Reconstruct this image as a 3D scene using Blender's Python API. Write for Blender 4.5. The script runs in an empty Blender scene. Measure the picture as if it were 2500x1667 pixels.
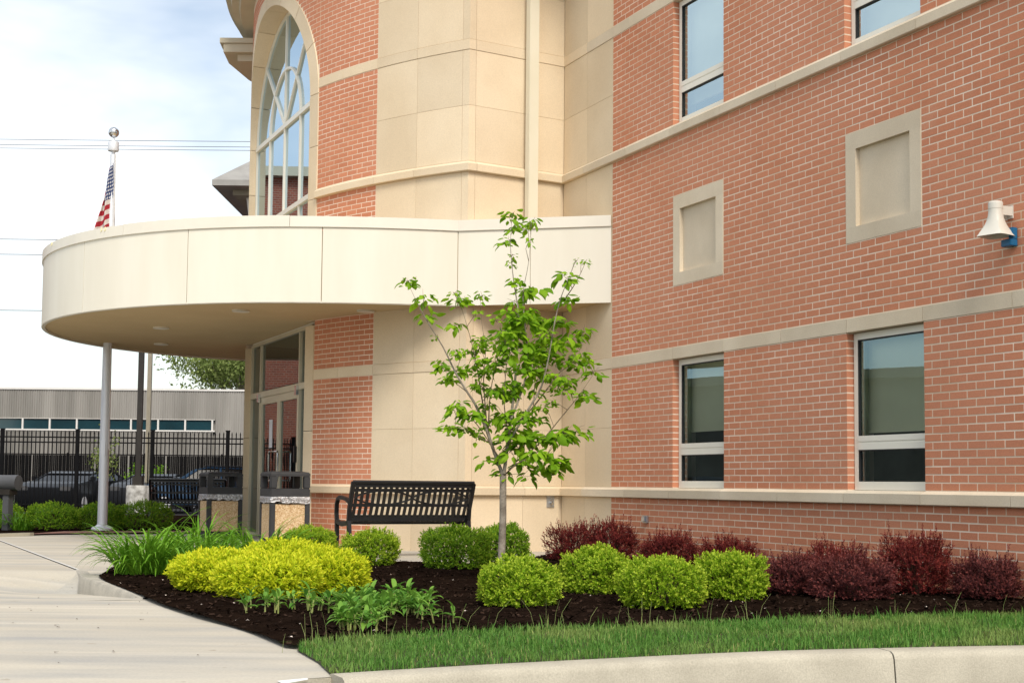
import bpy, bmesh, math, random
import numpy as np
from mathutils import Vector, Matrix, noise
R = math.radians
rng = np.random.default_rng(7)
random.seed(7)
scene = bpy.context.scene
COL = scene.collection

# ------------------------------------------------------------------ camera
EYE = 0.85
cam_data = bpy.data.cameras.new('camera')
cam = bpy.data.objects.new('camera', cam_data)
COL.objects.link(cam)
cam_data.sensor_width = 36.0
cam_data.lens = 48.45
cam_data.shift_y = 0.0468
cam_data.clip_end = 2000
cam.matrix_world = Matrix.Translation((0, 0, EYE)) @ Matrix.Rotation(math.pi / 2 + 0.0685, 4, 'X') @ Matrix.Rotation(0.0096, 4, 'Z')
scene.camera = cam

# ------------------------------------------------------------------ sky, sun, exposure
SUN_EL, SUN_AZ = R(46), R(164)          # azimuth measured from +Y towards +X: behind the camera, a little right
sun_dir = Vector((math.sin(SUN_AZ) * math.cos(SUN_EL), math.cos(SUN_AZ) * math.cos(SUN_EL), math.sin(SUN_EL)))
world = bpy.data.worlds.new('World')
scene.world = world
world.use_nodes = True
wn, wl = world.node_tree.nodes, world.node_tree.links
wn.clear()
w_out = wn.new('ShaderNodeOutputWorld')
w_bg = wn.new('ShaderNodeBackground')
w_sky = wn.new('ShaderNodeTexSky')
w_sky.sky_type = 'NISHITA'
w_sky.sun_disc = False
w_sky.sun_elevation = SUN_EL
w_sky.sun_rotation = SUN_AZ
w_sky.air_density = 1.2
w_sky.dust_density = 1.5
w_tc = wn.new('ShaderNodeTexCoord')
w_map = wn.new('ShaderNodeMapping')
w_map.inputs['Scale'].default_value = (1.0, 1.0, 1.9)
w_map.inputs['Location'].default_value = (0.35, 0.2, 0.1)
w_n = wn.new('ShaderNodeTexNoise')
w_n.inputs['Scale'].default_value = 3.1
w_n.inputs['Detail'].default_value = 5
w_n.inputs['Roughness'].default_value = 0.52
w_n.inputs['Distortion'].default_value = 0.35
w_r = wn.new('ShaderNodeValToRGB')
w_r.color_ramp.elements[0].position = 0.36
w_r.color_ramp.elements[0].color = (0.16, 0.16, 0.16, 1)
w_r.color_ramp.elements[1].position = 0.68
w_r.color_ramp.elements[1].color = (0.86, 0.86, 0.86, 1)
w_mix = wn.new('ShaderNodeMixRGB')
w_mix.inputs['Color2'].default_value = (8.8, 8.95, 9.0, 1)
wl.new(w_tc.outputs['Generated'], w_map.inputs['Vector'])
wl.new(w_map.outputs['Vector'], w_n.inputs['Vector'])
wl.new(w_n.outputs['Fac'], w_r.inputs['Fac'])
wl.new(w_r.outputs['Color'], w_mix.inputs['Fac'])
wl.new(w_sky.outputs['Color'], w_mix.inputs['Color1'])
wl.new(w_mix.outputs['Color'], w_bg.inputs['Color'])
w_bg.inputs['Strength'].default_value = 0.1
wl.new(w_bg.outputs['Background'], w_out.inputs['Surface'])

sun_data = bpy.data.lights.new('sun', 'SUN')
sun_data.energy = 2.1
sun_data.angle = R(24)
sun_data.color = (1.0, 0.93, 0.82)
sun = bpy.data.objects.new('sun', sun_data)
COL.objects.link(sun)
sun.rotation_euler = (-sun_dir).to_track_quat('-Z', 'Y').to_euler()
sun.location = sun_dir * 60

scene.view_settings.view_transform = 'Standard'
scene.view_settings.look = 'None'
scene.view_settings.gamma = 1
scene.view_settings.use_curve_mapping = False
scene.view_settings.exposure = 0.65
scene.render.engine = 'CYCLES'
scene.cycles.max_bounces = 8
scene.cycles.transparent_max_bounces = 12

# ------------------------------------------------------------------ object helpers
def tag(o, label=None, cat=None, group=None, kind=None):
    if label: o['label'] = label
    if cat: o['category'] = cat
    if group: o['group'] = group
    if kind: o['kind'] = kind
    return o

def empty(name, loc=(0, 0, 0), rz=0, label=None, cat=None, group=None, parent=None):
    o = bpy.data.objects.new(name, None)
    o.empty_display_size = 0.2
    COL.objects.link(o)
    o.location = loc
    o.rotation_euler = (0, 0, rz)
    if parent: o.parent = parent
    return tag(o, label, cat, group)

def link(name, me, parent=None, loc=None, rot=None, mat=None):
    o = bpy.data.objects.new(name, me)
    COL.objects.link(o)
    if mat and not me.materials: me.materials.append(mat)
    if parent: o.parent = parent
    if loc is not None: o.location = loc
    if rot is not None: o.rotation_euler = rot
    return o

def mesh_np(name, V, F, mat=None, smooth=False):
    """V (n,3) array, F (m,3|4) array of one face size"""
    V = np.asarray(V, dtype=np.float32); F = np.asarray(F, dtype=np.int32)
    k = F.shape[1]
    me = bpy.data.meshes.new(name)
    me.vertices.add(len(V)); me.vertices.foreach_set('co', V.ravel())
    me.loops.add(F.size); me.loops.foreach_set('vertex_index', F.ravel())
    me.polygons.add(len(F))
    me.polygons.foreach_set('loop_start', np.arange(0, F.size, k, dtype=np.int32))
    me.polygons.foreach_set('loop_total', np.full(len(F), k, dtype=np.int32))
    me.update(calc_edges=True)
    me.polygons.foreach_set('use_smooth', np.full(len(F), bool(smooth)))
    if mat: me.materials.append(mat)
    return me

class MB:
    """collects simple solids and builds ONE mesh object"""
    def __init__(s): s.v = []; s.f = []
    def add(s, vs, fs):
        b = len(s.v); s.v += [tuple(p) for p in vs]; s.f += [tuple(b + i for i in f) for f in fs]; return s
    def box(s, a, b, M=None):
        x0, y0, z0 = a; x1, y1, z1 = b
        vs = [(x0, y0, z0), (x1, y0, z0), (x1, y1, z0), (x0, y1, z0), (x0, y0, z1), (x1, y0, z1), (x1, y1, z1), (x0, y1, z1)]
        if M: vs = [M @ Vector(p) for p in vs]
        return s.add(vs, [(0, 3, 2, 1), (4, 5, 6, 7), (0, 1, 5, 4), (1, 2, 6, 5), (2, 3, 7, 6), (3, 0, 4, 7)])
    def prism(s, poly, z0, z1):
        n = len(poly)
        vs = [(p[0], p[1], z0) for p in poly] + [(p[0], p[1], z1) for p in poly]
        fs = [tuple(range(n - 1, -1, -1)), tuple(range(n, 2 * n))] + [(i, (i + 1) % n, n + (i + 1) % n, n + i) for i in range(n)]
        return s.add(vs, fs)
    def rings(s, rs, cap=True, close=False):
        """list of rings (same length) of 3-D points"""
        n = len(rs[0]); vs = [p for r in rs for p in r]; fs = []
        m = len(rs)
        for j in range(m if close else m - 1):
            a, b = j * n, ((j + 1) % m) * n
            fs += [(a + i, a + (i + 1) % n, b + (i + 1) % n, b + i) for i in range(n)]
        if cap and not close: fs += [tuple(range(n - 1, -1, -1)), tuple((m - 1) * n + i for i in range(n))]
        return s.add(vs, fs)
    def tube(s, pts, rad, n=8, cap=True):
        pts = [Vector(p) for p in pts]
        rad = rad if isinstance(rad, (list, tuple)) else [rad] * len(pts)
        rs = []; ref = None
        for i, p in enumerate(pts):
            d = (pts[min(i + 1, len(pts) - 1)] - pts[max(i - 1, 0)])
            if d.length < 1e-9: d = Vector((0, 0, 1))
            d.normalize()
            if ref is None: ref = Vector((1, 0, 0)) if abs(d.x) < .8 else Vector((0, 1, 0))
            u = d.cross(ref).normalized(); w = d.cross(u).normalized(); ref = -d.cross(u).cross(d) if False else ref
            rs.append([p + (u * math.cos(2 * math.pi * k / n) + w * math.sin(2 * math.pi * k / n)) * rad[i] for k in range(n)])
        return s.rings(rs, cap)
    def lathe(s, prof, c=(0, 0, 0), n=24):
        return s.rings([[(c[0] + r * math.cos(2 * math.pi * k / n), c[1] + r * math.sin(2 * math.pi * k / n), c[2] + z) for k in range(n)] for r, z in prof])
    def build(s, name, mat, parent=None, loc=None, rot=None, smooth=False, bevel=0, recalc=True):
        me = bpy.data.meshes.new(name)
        me.from_pydata(s.v, [], s.f)
        if recalc or bevel:
            bm = bmesh.new(); bm.from_mesh(me)
            bmesh.ops.recalc_face_normals(bm, faces=bm.faces)
            if bevel:
                bmesh.ops.bevel(bm, geom=[e for e in bm.edges if len(e.link_faces) == 2 and e.calc_face_angle(0) > .5], offset=bevel, segments=2, affect='EDGES', clamp_overlap=True)
            bm.to_mesh(me); bm.free()
        if smooth:
            for p in me.polygons: p.use_smooth = True
            try: me.set_sharp_from_angle(angle=R(40))
            except Exception: pass
        me.update()
        return link(name, me, parent, loc, rot, mat)

# ------------------------------------------------------------------ materials
def nodes(name):
    m = bpy.data.materials.new(name); m.use_nodes = True
    nt = m.node_tree
    return m, nt, nt.nodes, nt.links, nt.nodes['Principled BSDF']

def val_mix(N, L, a, b, fac):
    n = N.new('ShaderNodeMixRGB')
    for sock, v in (('Color1', a), ('Color2', b), ('Fac', fac)):
        if hasattr(v, 'is_output'): L.new(v, n.inputs[sock])
        elif sock == 'Fac': n.inputs[sock].default_value = v
        else: n.inputs[sock].default_value = (*v, 1) if len(v) == 3 else v
    return n.outputs['Color']

def rand_fac(N, L):
    """per piece random number: mesh island and object together"""
    g = N.new('ShaderNodeNewGeometry'); oi = N.new('ShaderNodeObjectInfo')
    a = N.new('ShaderNodeMath'); a.operation = 'ADD'
    L.new(g.outputs['Random Per Island'], a.inputs[0]); L.new(oi.outputs['Random'], a.inputs[1])
    f = N.new('ShaderNodeMath'); f.operation = 'FRACT'; L.new(a.outputs[0], f.inputs[0])
    return f.outputs[0]

def pos_noise(N, L, scale=(1, 1, 1), nscale=4.0, detail=4, rough=.55, lo=.35, hi=.65, local=False, rot=(0, 0, 0)):
    if local:
        src = N.new('ShaderNodeTexCoord').outputs['Object']
    else:
        src = N.new('ShaderNodeNewGeometry').outputs['Position']
    mp = N.new('ShaderNodeMapping'); mp.inputs['Scale'].default_value = scale; mp.inputs['Rotation'].default_value = rot
    L.new(src, mp.inputs['Vector'])
    n = N.new('ShaderNodeTexNoise'); n.inputs['Scale'].default_value = nscale; n.inputs['Detail'].default_value = detail; n.inputs['Roughness'].default_value = rough
    L.new(mp.outputs['Vector'], n.inputs['Vector'])
    r = N.new('ShaderNodeMapRange'); r.inputs['From Min'].default_value = lo; r.inputs['From Max'].default_value = hi
    L.new(n.outputs['Fac'], r.inputs['Value'])
    return r.outputs['Result']

def bump_in(N, L, bs, height, strength, dist):
    b = N.new('ShaderNodeBump'); b.inputs['Strength'].default_value = strength; b.inputs['Distance'].default_value = dist
    L.new(height, b.inputs['Height']); L.new(b.outputs['Normal'], bs.inputs['Normal'])

def simple(name, c1, c2=None, rough=.7, nscale=3.0, metal=0, bump=0, bscale=80, bdist=.003, rnd=0, spec=.4, scale=(1, 1, 1), fine=0, local=False, rot=(0, 0, 0), coat=0):
    m, nt, N, L, bs = nodes(name)
    c2 = c2 or tuple(min(1, v * 1.15) for v in c1)
    col = val_mix(N, L, c1, c2, pos_noise(N, L, scale, nscale, local=local, rot=rot))
    if fine:
        f = pos_noise(N, L, (1, 1, 1), bscale, 3, lo=.3, hi=.7, local=local)
        col = val_mix(N, L, col, val_mix(N, L, (0, 0, 0), col, 1 - fine), f)
    if rnd:
        f = rand_fac(N, L)
        h = N.new('ShaderNodeHueSaturation'); L.new(col, h.inputs['Color'])
        mr = N.new('ShaderNodeMapRange'); mr.inputs['To Min'].default_value = 1 - rnd; mr.inputs['To Max'].default_value = 1 + rnd
        L.new(f, mr.inputs['Value']); L.new(mr.outputs['Result'], h.inputs['Value'])
        col = h.outputs['Color']
    L.new(col, bs.inputs['Base Color'])
    bs.inputs['Roughness'].default_value = rough; bs.inputs['Metallic'].default_value = metal
    bs.inputs['Specular IOR Level'].default_value = spec
    if coat: bs.inputs['Coat Weight'].default_value = coat
    if bump: bump_in(N, L, bs, pos_noise(N, L, (1, 1, 1), bscale, 4, lo=0, hi=1, local=local), bump, bdist)
    return m

def leaf_mat(name, c_dark, c_light, c_tip=None, trans=.35, rough=.5, sat=1.0):
    """leaf: per-leaf colour, tip colour from the 'tip' attribute (young growth at the shoot end)"""
    m, nt, N, L, bs = nodes(name)
    col = val_mix(N, L, c_dark, c_light, rand_fac(N, L))
    if c_tip:
        at = N.new('ShaderNodeAttribute'); at.attribute_name = 'tip'
        col = val_mix(N, L, col, c_tip, at.outputs['Fac'])
    L.new(col, bs.inputs['Base Color'])
    bs.inputs['Roughness'].default_value = rough; bs.inputs['Specular IOR Level'].default_value = .16
    tr = N.new('ShaderNodeBsdfTranslucent'); L.new(col, tr.inputs['Color'])
    mx = N.new('ShaderNodeMixShader'); mx.inputs['Fac'].default_value = trans
    L.new(bs.outputs['BSDF'], mx.inputs[1]); L.new(tr.outputs['BSDF'], mx.inputs[2])
    L.new(mx.outputs['Shader'], N['Material Output'].inputs['Surface'])
    return m

def glass_mat(name, tint=(.75, .82, .80), f0=.18, gcol=(.80, .92, 1.0)):
    m, nt, N, L, bs = nodes(name)
    tp = N.new('ShaderNodeBsdfTransparent'); tp.inputs['Color'].default_value = (*tint, 1)
    gl = N.new('ShaderNodeBsdfGlossy'); gl.inputs['Roughness'].default_value = 0.0; gl.inputs['Color'].default_value = (*gcol, 1)
    n = pos_noise(N, L, (1, 1, 1), 1.3, 2, lo=0, hi=1)
    b = N.new('ShaderNodeBump'); b.inputs['Strength'].default_value = .03; b.inputs['Distance'].default_value = .02
    L.new(n, b.inputs['Height']); L.new(b.outputs['Normal'], gl.inputs['Normal'])
    lw = N.new('ShaderNodeLayerWeight'); lw.inputs['Blend'].default_value = .35
    mr = N.new('ShaderNodeMapRange'); mr.inputs['To Min'].default_value = f0; mr.inputs['To Max'].default_value = 1.0
    L.new(lw.outputs['Fresnel'], mr.inputs['Value'])
    mx = N.new('ShaderNodeMixShader'); L.new(mr.outputs['Result'], mx.inputs['Fac'])
    L.new(tp.outputs['BSDF'], mx.inputs[1]); L.new(gl.outputs['BSDF'], mx.inputs[2])
    L.new(mx.outputs['Shader'], N['Material Output'].inputs['Surface'])
    return m

def brick_mat(name, ca, cb, cc):
    m, nt, N, L, bs = nodes(name)
    f = rand_fac(N, L)
    col = val_mix(N, L, ca, cb, f)
    big = pos_noise(N, L, (1, 1, 1), .55, 3, lo=.4, hi=.65)
    col = val_mix(N, L, col, cc, big)
    eff = pos_noise(N, L, (1.2, 1.2, 2.0), 1.3, 6, .65, lo=.58, hi=.80)
    em = N.new('ShaderNodeMath'); em.operation = 'MULTIPLY'; em.inputs[1].default_value = .22; L.new(eff, em.inputs[0])
    col = val_mix(N, L, col, (.68, .47, .35), em.outputs[0])
    fine = pos_noise(N, L, (1, 1, 1), 90, 3, lo=.35, hi=.75)
    dk = N.new('ShaderNodeMixRGB'); dk.blend_type = 'MULTIPLY'; dk.inputs['Fac'].default_value = .35
    L.new(col, dk.inputs['Color1'])
    L.new(val_mix(N, L, (.62, .6, .58), (1.1, 1.1, 1.1), fine), dk.inputs['Color2'])
    L.new(dk.outputs['Color'], bs.inputs['Base Color'])
    bs.inputs['Roughness'].default_value = .85; bs.inputs['Specular IOR Level'].default_value = .25
    bump_in(N, L, bs, pos_noise(N, L, (1, 1, 1), 140, 4, lo=0, hi=1), .5, .002)
    return m

MAT = {}
MAT['brick'] = brick_mat('brick_clay', (.645, .262, .145), (.56, .220, .120), (.63, .265, .155))
MAT['mortar'] = simple('mortar', (.68, .54, .39), (.86, .74, .60), .95, 1.2, bump=.4, bscale=220, bdist=.002)
MAT['stone'] = simple('limestone', (.685, .55, .375), (.76, .63, .45), .85, .9, bump=.25, bscale=60, bdist=.002, rnd=.07, fine=.10)
MAT['stone_grey'] = simple('cast_stone', (.64, .535, .39), (.76, .655, .50), .85, 1.1, bump=.3, bscale=90, bdist=.002, rnd=.06, fine=.12)
MAT['stone_joint'] = simple('stone_joint', (.65, .52, .35), (.74, .61, .43), .95, 3)
MAT['white_panel'] = simple('cream_metal', (.735, .69, .575), (.78, .74, .63), .45, 1.6, spec=.4, rnd=.02, scale=(1.5, 1.5, .25))
MAT['coping'] = simple('coping_metal', (.72, .675, .575), (.76, .715, .61), .4, 2.0, spec=.5)
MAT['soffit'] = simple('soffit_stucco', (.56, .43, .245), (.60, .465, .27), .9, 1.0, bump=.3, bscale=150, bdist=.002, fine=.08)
MAT['frame'] = simple('window_frame', (.78, .75, .65), (.82, .79, .69), .4, 2.0, spec=.5)
MAT['spout'] = simple('downspout_paint', (.70, .65, .50), (.73, .68, .54), .4, 2.0, spec=.5)
MAT['gasket'] = simple('gasket', (.02, .02, .02), rough=.6)
MAT['glass'] = glass_mat('window_glass', (.90, .93, .91), f0=.17, gcol=(.58, .85, 1.0))
MAT['glass_upper'] = glass_mat('upper_window_glass', (.90, .93, .91), f0=.46, gcol=(.72, .91, 1.0))
MAT['glass_bay'] = glass_mat('bay_glass', (.40, .46, .46), f0=.62, gcol=(.72, .88, 1.0))
MAT['glass_door'] = glass_mat('door_glass', (.50, .55, .52), f0=.20)
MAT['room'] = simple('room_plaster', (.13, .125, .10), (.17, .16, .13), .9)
MAT['shade'] = simple('roller_shade', (.74, .71, .52), (.80, .77, .57), .9, 1.5, bump=.4, bscale=260, bdist=.001)
MAT['lining'] = simple('reveal_plaster', (.46, .47, .30), (.52, .53, .35), .9, 2)
MAT['concrete'] = None
MAT['kerb'] = simple('kerb_concrete', (.43, .39, .305), (.52, .475, .375), .9, 3.2, bump=.5, bscale=120, bdist=.004, fine=.22)
MAT['kerb_side'] = simple('kerb_flare', (.40, .37, .31), (.52, .48, .40), .9, 5, bump=.5, bscale=120, bdist=.004, fine=.25)
MAT['asphalt'] = simple('asphalt', (.042, .042, .045), (.065, .065, .068), .9, 1.4, bump=.8, bscale=160, bdist=.006, fine=.3)
MAT['mulch'] = simple('mulch_bark', (.010, .0062, .0045), (.019, .0115, .008), .95, 5.0, bump=1.0, bscale=45, bdist=.03, spec=0)
MAT['chip'] = simple('bark_chip', (.012, .0072, .005), (.032, .019, .013), .95, 6, rnd=.85, spec=.03)
MAT['petal'] = simple('fallen_petal', (.62, .50, .42), (.75, .66, .58), .8, 5)
MAT['soil'] = simple('lawn_soil', (.035, .045, .012), (.07, .07, .025), .95, 6.0, bump=.8, bscale=60, bdist=.02)
MAT['black_metal'] = simple('black_powder_coat', (.006, .006, .007), (.010, .010, .011), .35, 5, spec=.45, bump=.1, bscale=200, bdist=.001)
MAT['fence_metal'] = simple('fence_black', (.004, .004, .0045), (.006, .006, .0065), .7, 5, spec=.12)
MAT['bin_plastic'] = simple('bin_charcoal', (.030, .031, .034), (.038, .039, .042), .6, 8, bump=.3, bscale=200, bdist=.001)
MAT['pole_metal'] = simple('brushed_aluminium', (.66, .68, .72), (.74, .76, .80), .42, 2.0, metal=.25, scale=(8, 8, .4))
MAT['steel'] = simple('steel', (.60, .60, .60), (.68, .68, .68), .22, 4, metal=1)
MAT['grey_paint'] = simple('grey_paint', (.075, .076, .08), (.09, .091, .095), .5, 5)
MAT['dark_pole'] = simple('bronze_paint', (.022, .018, .015), (.03, .025, .02), .5, 5)
MAT['old_concrete'] = simple('old_concrete', (.22, .21, .19), (.50, .49, .46), .9, 7, bump=.5, bscale=60, bdist=.004)
MAT['tan_pole'] = simple('tan_paint', (.28, .25, .19), (.32, .29, .22), .6, 5)
MAT['bark'] = simple('grey_bark', (.22, .18, .14), (.38, .33, .27), .9, 18, bump=.7, bscale=70, bdist=.004, fine=.3)
MAT['twig'] = simple('twig_bark', (.14, .10, .065), (.24, .18, .12), .85, 20)
MAT['wood_dark'] = simple('shrub_stem', (.05, .032, .02), (.08, .05, .03), .9, 10)
MAT['boxwood'] = leaf_mat('boxwood_leaf', (.165, .330, .012), (.330, .500, .022), (.70, .77, .09), .36, .42)
MAT['boxwood_dark'] = leaf_mat('boxwood_leaf_deep', (.120, .280, .014), (.220, .400, .024), (.46, .58, .05), .34, .42)
MAT['gold'] = leaf_mat('gold_spirea_leaf', (.38, .54, .014), (.62, .67, .020), (.84, .78, .05), .34, .55)
MAT['berry'] = leaf_mat('barberry_leaf', (.085, .012, .014), (.175, .026, .024), (.34, .065, .045), .26, .5)
MAT['berry_grey'] = leaf_mat('barberry_leaf_dusky', (.060, .020, .022), (.140, .036, .036), (.29, .078, .062), .26, .5)
MAT['lily'] = leaf_mat('daylily_leaf', (.095, .250, .016), (.210, .420, .032), None, .3, .4)
MAT['dogwood'] = leaf_mat('dogwood_leaf', (.150, .330, .014), (.360, .580, .026), None, .50, .55)
MAT['peren'] = leaf_mat('perennial_leaf', (.100, .260, .035), (.230, .420, .060), None, .35, .45)
MAT['peren_stem'] = simple('perennial_stem', (.20, .25, .06), (.30, .32, .10), .6, 10)
MAT['grass'] = leaf_mat('grass_blade', (.055, .170, .025), (.165, .325, .060), (.42, .42, .15), .35, .5)
MAT['straw'] = simple('seed_stalk', (.22, .30, .08), (.36, .38, .15), .8, 10)
MAT['far_leaf'] = leaf_mat('far_tree_leaf', (.14, .20, .045), (.30, .36, .12), None, .35, .6)
MAT['yew'] = leaf_mat('far_shrub_leaf', (.10, .24, .012), (.20, .38, .018), (.40, .50, .04), .25, .5)
MAT['cladding'] = simple('grey_cladding', (.235, .225, .205), (.34, .325, .30), .75, .25, scale=(6, 1, .4), rnd=.10)
MAT['white_trim'] = simple('white_trim', (.72, .70, .66), (.76, .74, .70), .6, 3)
MAT['teal_glass'] = None
MAT['red_brick_far'] = None

def concrete_mat():
    m, nt, N, L, bs = nodes('broomed_concrete')
    base = val_mix(N, L, (.47, .425, .345), (.555, .51, .42), pos_noise(N, L, (.16, 1.0, 1), 1.3, 4, lo=.36, hi=.64, rot=(0, 0, R(-6))))
    blot = pos_noise(N, L, (.30, 1.3, 1), 1.6, 5, lo=.47, hi=.72, rot=(0, 0, R(-6)))
    base = val_mix(N, L, base, (.37, .36, .335), blot)
    pale = pos_noise(N, L, (.18, 2.6, 1), 1.1, 3, lo=.55, hi=.7, rot=(0, 0, R(-6)))
    base = val_mix(N, L, base, (.60, .55, .455), pale)
    fine = pos_noise(N, L, (1, 1, 1), 55, 3, lo=.3, hi=.7)
    base = val_mix(N, L, base, val_mix(N, L, (0, 0, 0), base, .88), fine)
    spots = pos_noise(N, L, (1, 1, 1), 9, 2, lo=.71, hi=.74)
    base = val_mix(N, L, base, (.36, .31, .24), spots)
    L.new(base, bs.inputs['Base Color'])
    bs.inputs['Roughness'].default_value = .9; bs.inputs['Specular IOR Level'].default_value = .3
    bump_in(N, L, bs, pos_noise(N, L, (1, 4, 1), 60, 3, lo=0, hi=1, rot=(0, 0, R(-6))), .25, .002)
    return m
MAT['concrete'] = concrete_mat()

def far_brick():
    m, nt, N, L, bs = nodes('old_red_brick')
    g = N.new('ShaderNodeNewGeometry'); mp = N.new('ShaderNodeMapping')
    mp.inputs['Rotation'].default_value = (R(90), 0, 0)
    # course pattern from height only plus head joints along the longest horizontal run
    sx = N.new('ShaderNodeSeparateXYZ'); L.new(g.outputs['Position'], sx.inputs[0])
    ad = N.new('ShaderNodeMath'); ad.operation = 'ADD'; L.new(sx.outputs['X'], ad.inputs[0]); L.new(sx.outputs['Y'], ad.inputs[1])
    cb = N.new('ShaderNodeCombineXYZ'); L.new(ad.outputs[0], cb.inputs[0]); L.new(sx.outputs['Z'], cb.inputs[1])
    b = N.new('ShaderNodeTexBrick'); L.new(cb.outputs[0], b.inputs['Vector'])
    b.inputs['Scale'].default_value = 1; b.inputs['Brick Width'].default_value = .22; b.inputs['Row Height'].default_value = .075; b.inputs['Mortar Size'].default_value = .008
    b.inputs['Color1'].default_value = (.34, .085, .045, 1); b.inputs['Color2'].default_value = (.24, .06, .035, 1); b.inputs['Mortar'].default_value = (.35, .25, .19, 1)
    L.new(b.outputs['Color'], bs.inputs['Base Color']); bs.inputs['Roughness'].default_value = .9
    return m
MAT['red_brick_far'] = far_brick()

def solid_glass(name, c, rough=.08, spec=.8):
    m, nt, N, L, bs = nodes(name)
    L.new(val_mix(N, L, c, tuple(v * .7 for v in c), pos_noise(N, L, (1, 1, 1), .8)), bs.inputs['Base Color'])
    bs.inputs['Roughness'].default_value = rough; bs.inputs['Specular IOR Level'].default_value = spec
    return m
MAT['teal_glass'] = solid_glass('tinted_pane', (.010, .050, .065), .12)
MAT['car_glass'] = solid_glass('car_glass', (.006, .007, .008), .18, .25)

def aggregate():
    m, nt, N, L, bs = nodes('exposed_aggregate')
    g = N.new('ShaderNodeNewGeometry')
    v = N.new('ShaderNodeTexVoronoi'); v.inputs['Scale'].default_value = 75; L.new(g.outputs['Position'], v.inputs['Vector'])
    r = N.new('ShaderNodeValToRGB')
    e = r.color_ramp.elements; e[0].color = (.42, .25, .12, 1); e[1].color = (.68, .53, .34, 1)
    k = r.color_ramp.elements.new(.45); k.color = (.56, .39, .21, 1)
    sp = N.new('ShaderNodeSeparateColor'); L.new(v.outputs['Color'], sp.inputs[0]); L.new(sp.outputs[0], r.inputs['Fac'])
    L.new(r.outputs['Color'], bs.inputs['Base Color']); bs.inputs['Roughness'].default_value = .8
    bump_in(N, L, bs, v.outputs['Distance'], .8, .006)
    return m
MAT['aggregate'] = aggregate()
MAT['bag'] = simple('bin_liner', (.34, .34, .35), (.50, .50, .51), .28, 14, metal=.6, spec=.8, bump=1.0, bscale=38, bdist=.02)
# ------------------------------------------------------------------ layout constants (metres, z = 0 at the entrance paving)
ANG = 0.4253
DW = Vector((math.sin(ANG), -math.cos(ANG), 0))     # along the wing wall, towards the street
NW = Vector((-math.cos(ANG), -math.sin(ANG), 0))    # out of the wing wall
W0 = Vector((1.1988, 16.553, 0))                    # where the wing's brickwork starts
BR, CO = 0.2032, 0.2032 / 3
ZL = 0.826                                          # top of the stone ledge
def zc(v): return ZL + v * CO
TC = Vector((3.06, 23.61, 0)); TR = 7.50            # rotunda centre and radius
PB, PL, PO = R(15.2), R(25.08), R(36.66)              # surround | brick | stone | corner (angles off the bay axis)
def tower(phi, out=0.0, z=0.0):
    return TC + (DW * math.sin(phi) + NW * math.cos(phi)) * (TR + out) + Vector((0, 0, z))
def bay(a, d, z):                                   # bay frame: a along the chord (towards street), d = distance from rotunda centre
    return TC + DW * a + NW * d + Vector((0, 0, z))
CORNER = tower(PO)
INNER = W0 - DW * 1.34
def wing(u, out=0.0, z=0.0): return W0 + DW * (u * BR) + NW * out + Vector((0, 0, z))
UEND = 46

def clip_poly(poly, x0, x1, y0, y1):
    for ax, lim, sgn in ((0, x0, 1), (0, x1, -1), (1, y0, 1), (1, y1, -1)):
        out = []
        for i in range(len(poly)):
            p, q = poly[i], poly[(i + 1) % len(poly)]
            a, b = sgn * (p[ax] - lim), sgn * (q[ax] - lim)
            if a >= 0: out.append(p)
            if a * b < 0:
                t = a / (a - b); out.append((p[0] + t * (q[0] - p[0]), p[1] + t * (q[1] - p[1])))
        poly = out
        if len(poly) < 3: return []
    return poly

def inside(x, y, poly):
    c = False; n = len(poly)
    for i in range(n):
        (x1, y1), (x2, y2) = poly[i], poly[(i + 1) % n]
        if (y1 > y) != (y2 > y) and x < (x2 - x1) * (y - y1) / (y2 - y1) + x1: c = not c
    return c

def sheet(name, poly, cell, zf, mat, kind='structure', parent=None):
    xs = [p[0] for p in poly]; ys = [p[1] for p in poly]
    vm = {}; V = []; F = []
    i0, i1 = math.floor(min(xs) / cell), math.ceil(max(xs) / cell)
    j0, j1 = math.floor(min(ys) / cell), math.ceil(max(ys) / cell)
    for j in range(j0, j1):
        strip = clip_poly(poly, -1e4, 1e4, j * cell, (j + 1) * cell)
        if not strip: continue
        for i in range(i0, i1):
            c = clip_poly(strip, i * cell, (i + 1) * cell, j * cell, (j + 1) * cell)
            if len(c) < 3: continue
            f = []
            for p in c:
                k = (round(p[0], 4), round(p[1], 4))
                if k not in vm: vm[k] = len(V); V.append((k[0], k[1], zf(*k)))
                if not f or f[-1] != vm[k]: f.append(vm[k])
            if f[0] == f[-1]: f.pop()
            if len(set(f)) == len(f) and len(f) > 2: F.append(f)
    me = bpy.data.meshes.new(name); me.from_pydata(V, [], F); me.validate()
    for p in me.polygons: p.use_smooth = True
    o = link(name, me, parent, mat=mat)
    if kind: o['kind'] = kind
    return o
def smooth_path(pts, n=6):
    out = []
    P = [Vector((p[0], p[1], 0)) for p in pts]
    for i in range(len(P) - 1):
        a, b, c, d = P[max(i - 1, 0)], P[i], P[i + 1], P[min(i + 2, len(P) - 1)]
        for k in range(n):
            t = k / n
            out.append(((2 * b) + (c - a) * t + (2 * a - 5 * b + 4 * c - d) * t * t + (3 * b - a - 3 * c + d) * t ** 3) * .5)
    out.append(P[-1])
    return [(p.x, p.y) for p in out]

# ------------------------------------------------------------------ ground, paving, kerb, beds
tag(link('ground', mesh_np('ground', [(-900, -300, -.185), (900, -300, -.185), (900, 1500, -.185), (-900, 1500, -.185)], [(0, 1, 2, 3)]), mat=MAT['asphalt']), kind='structure')

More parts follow.
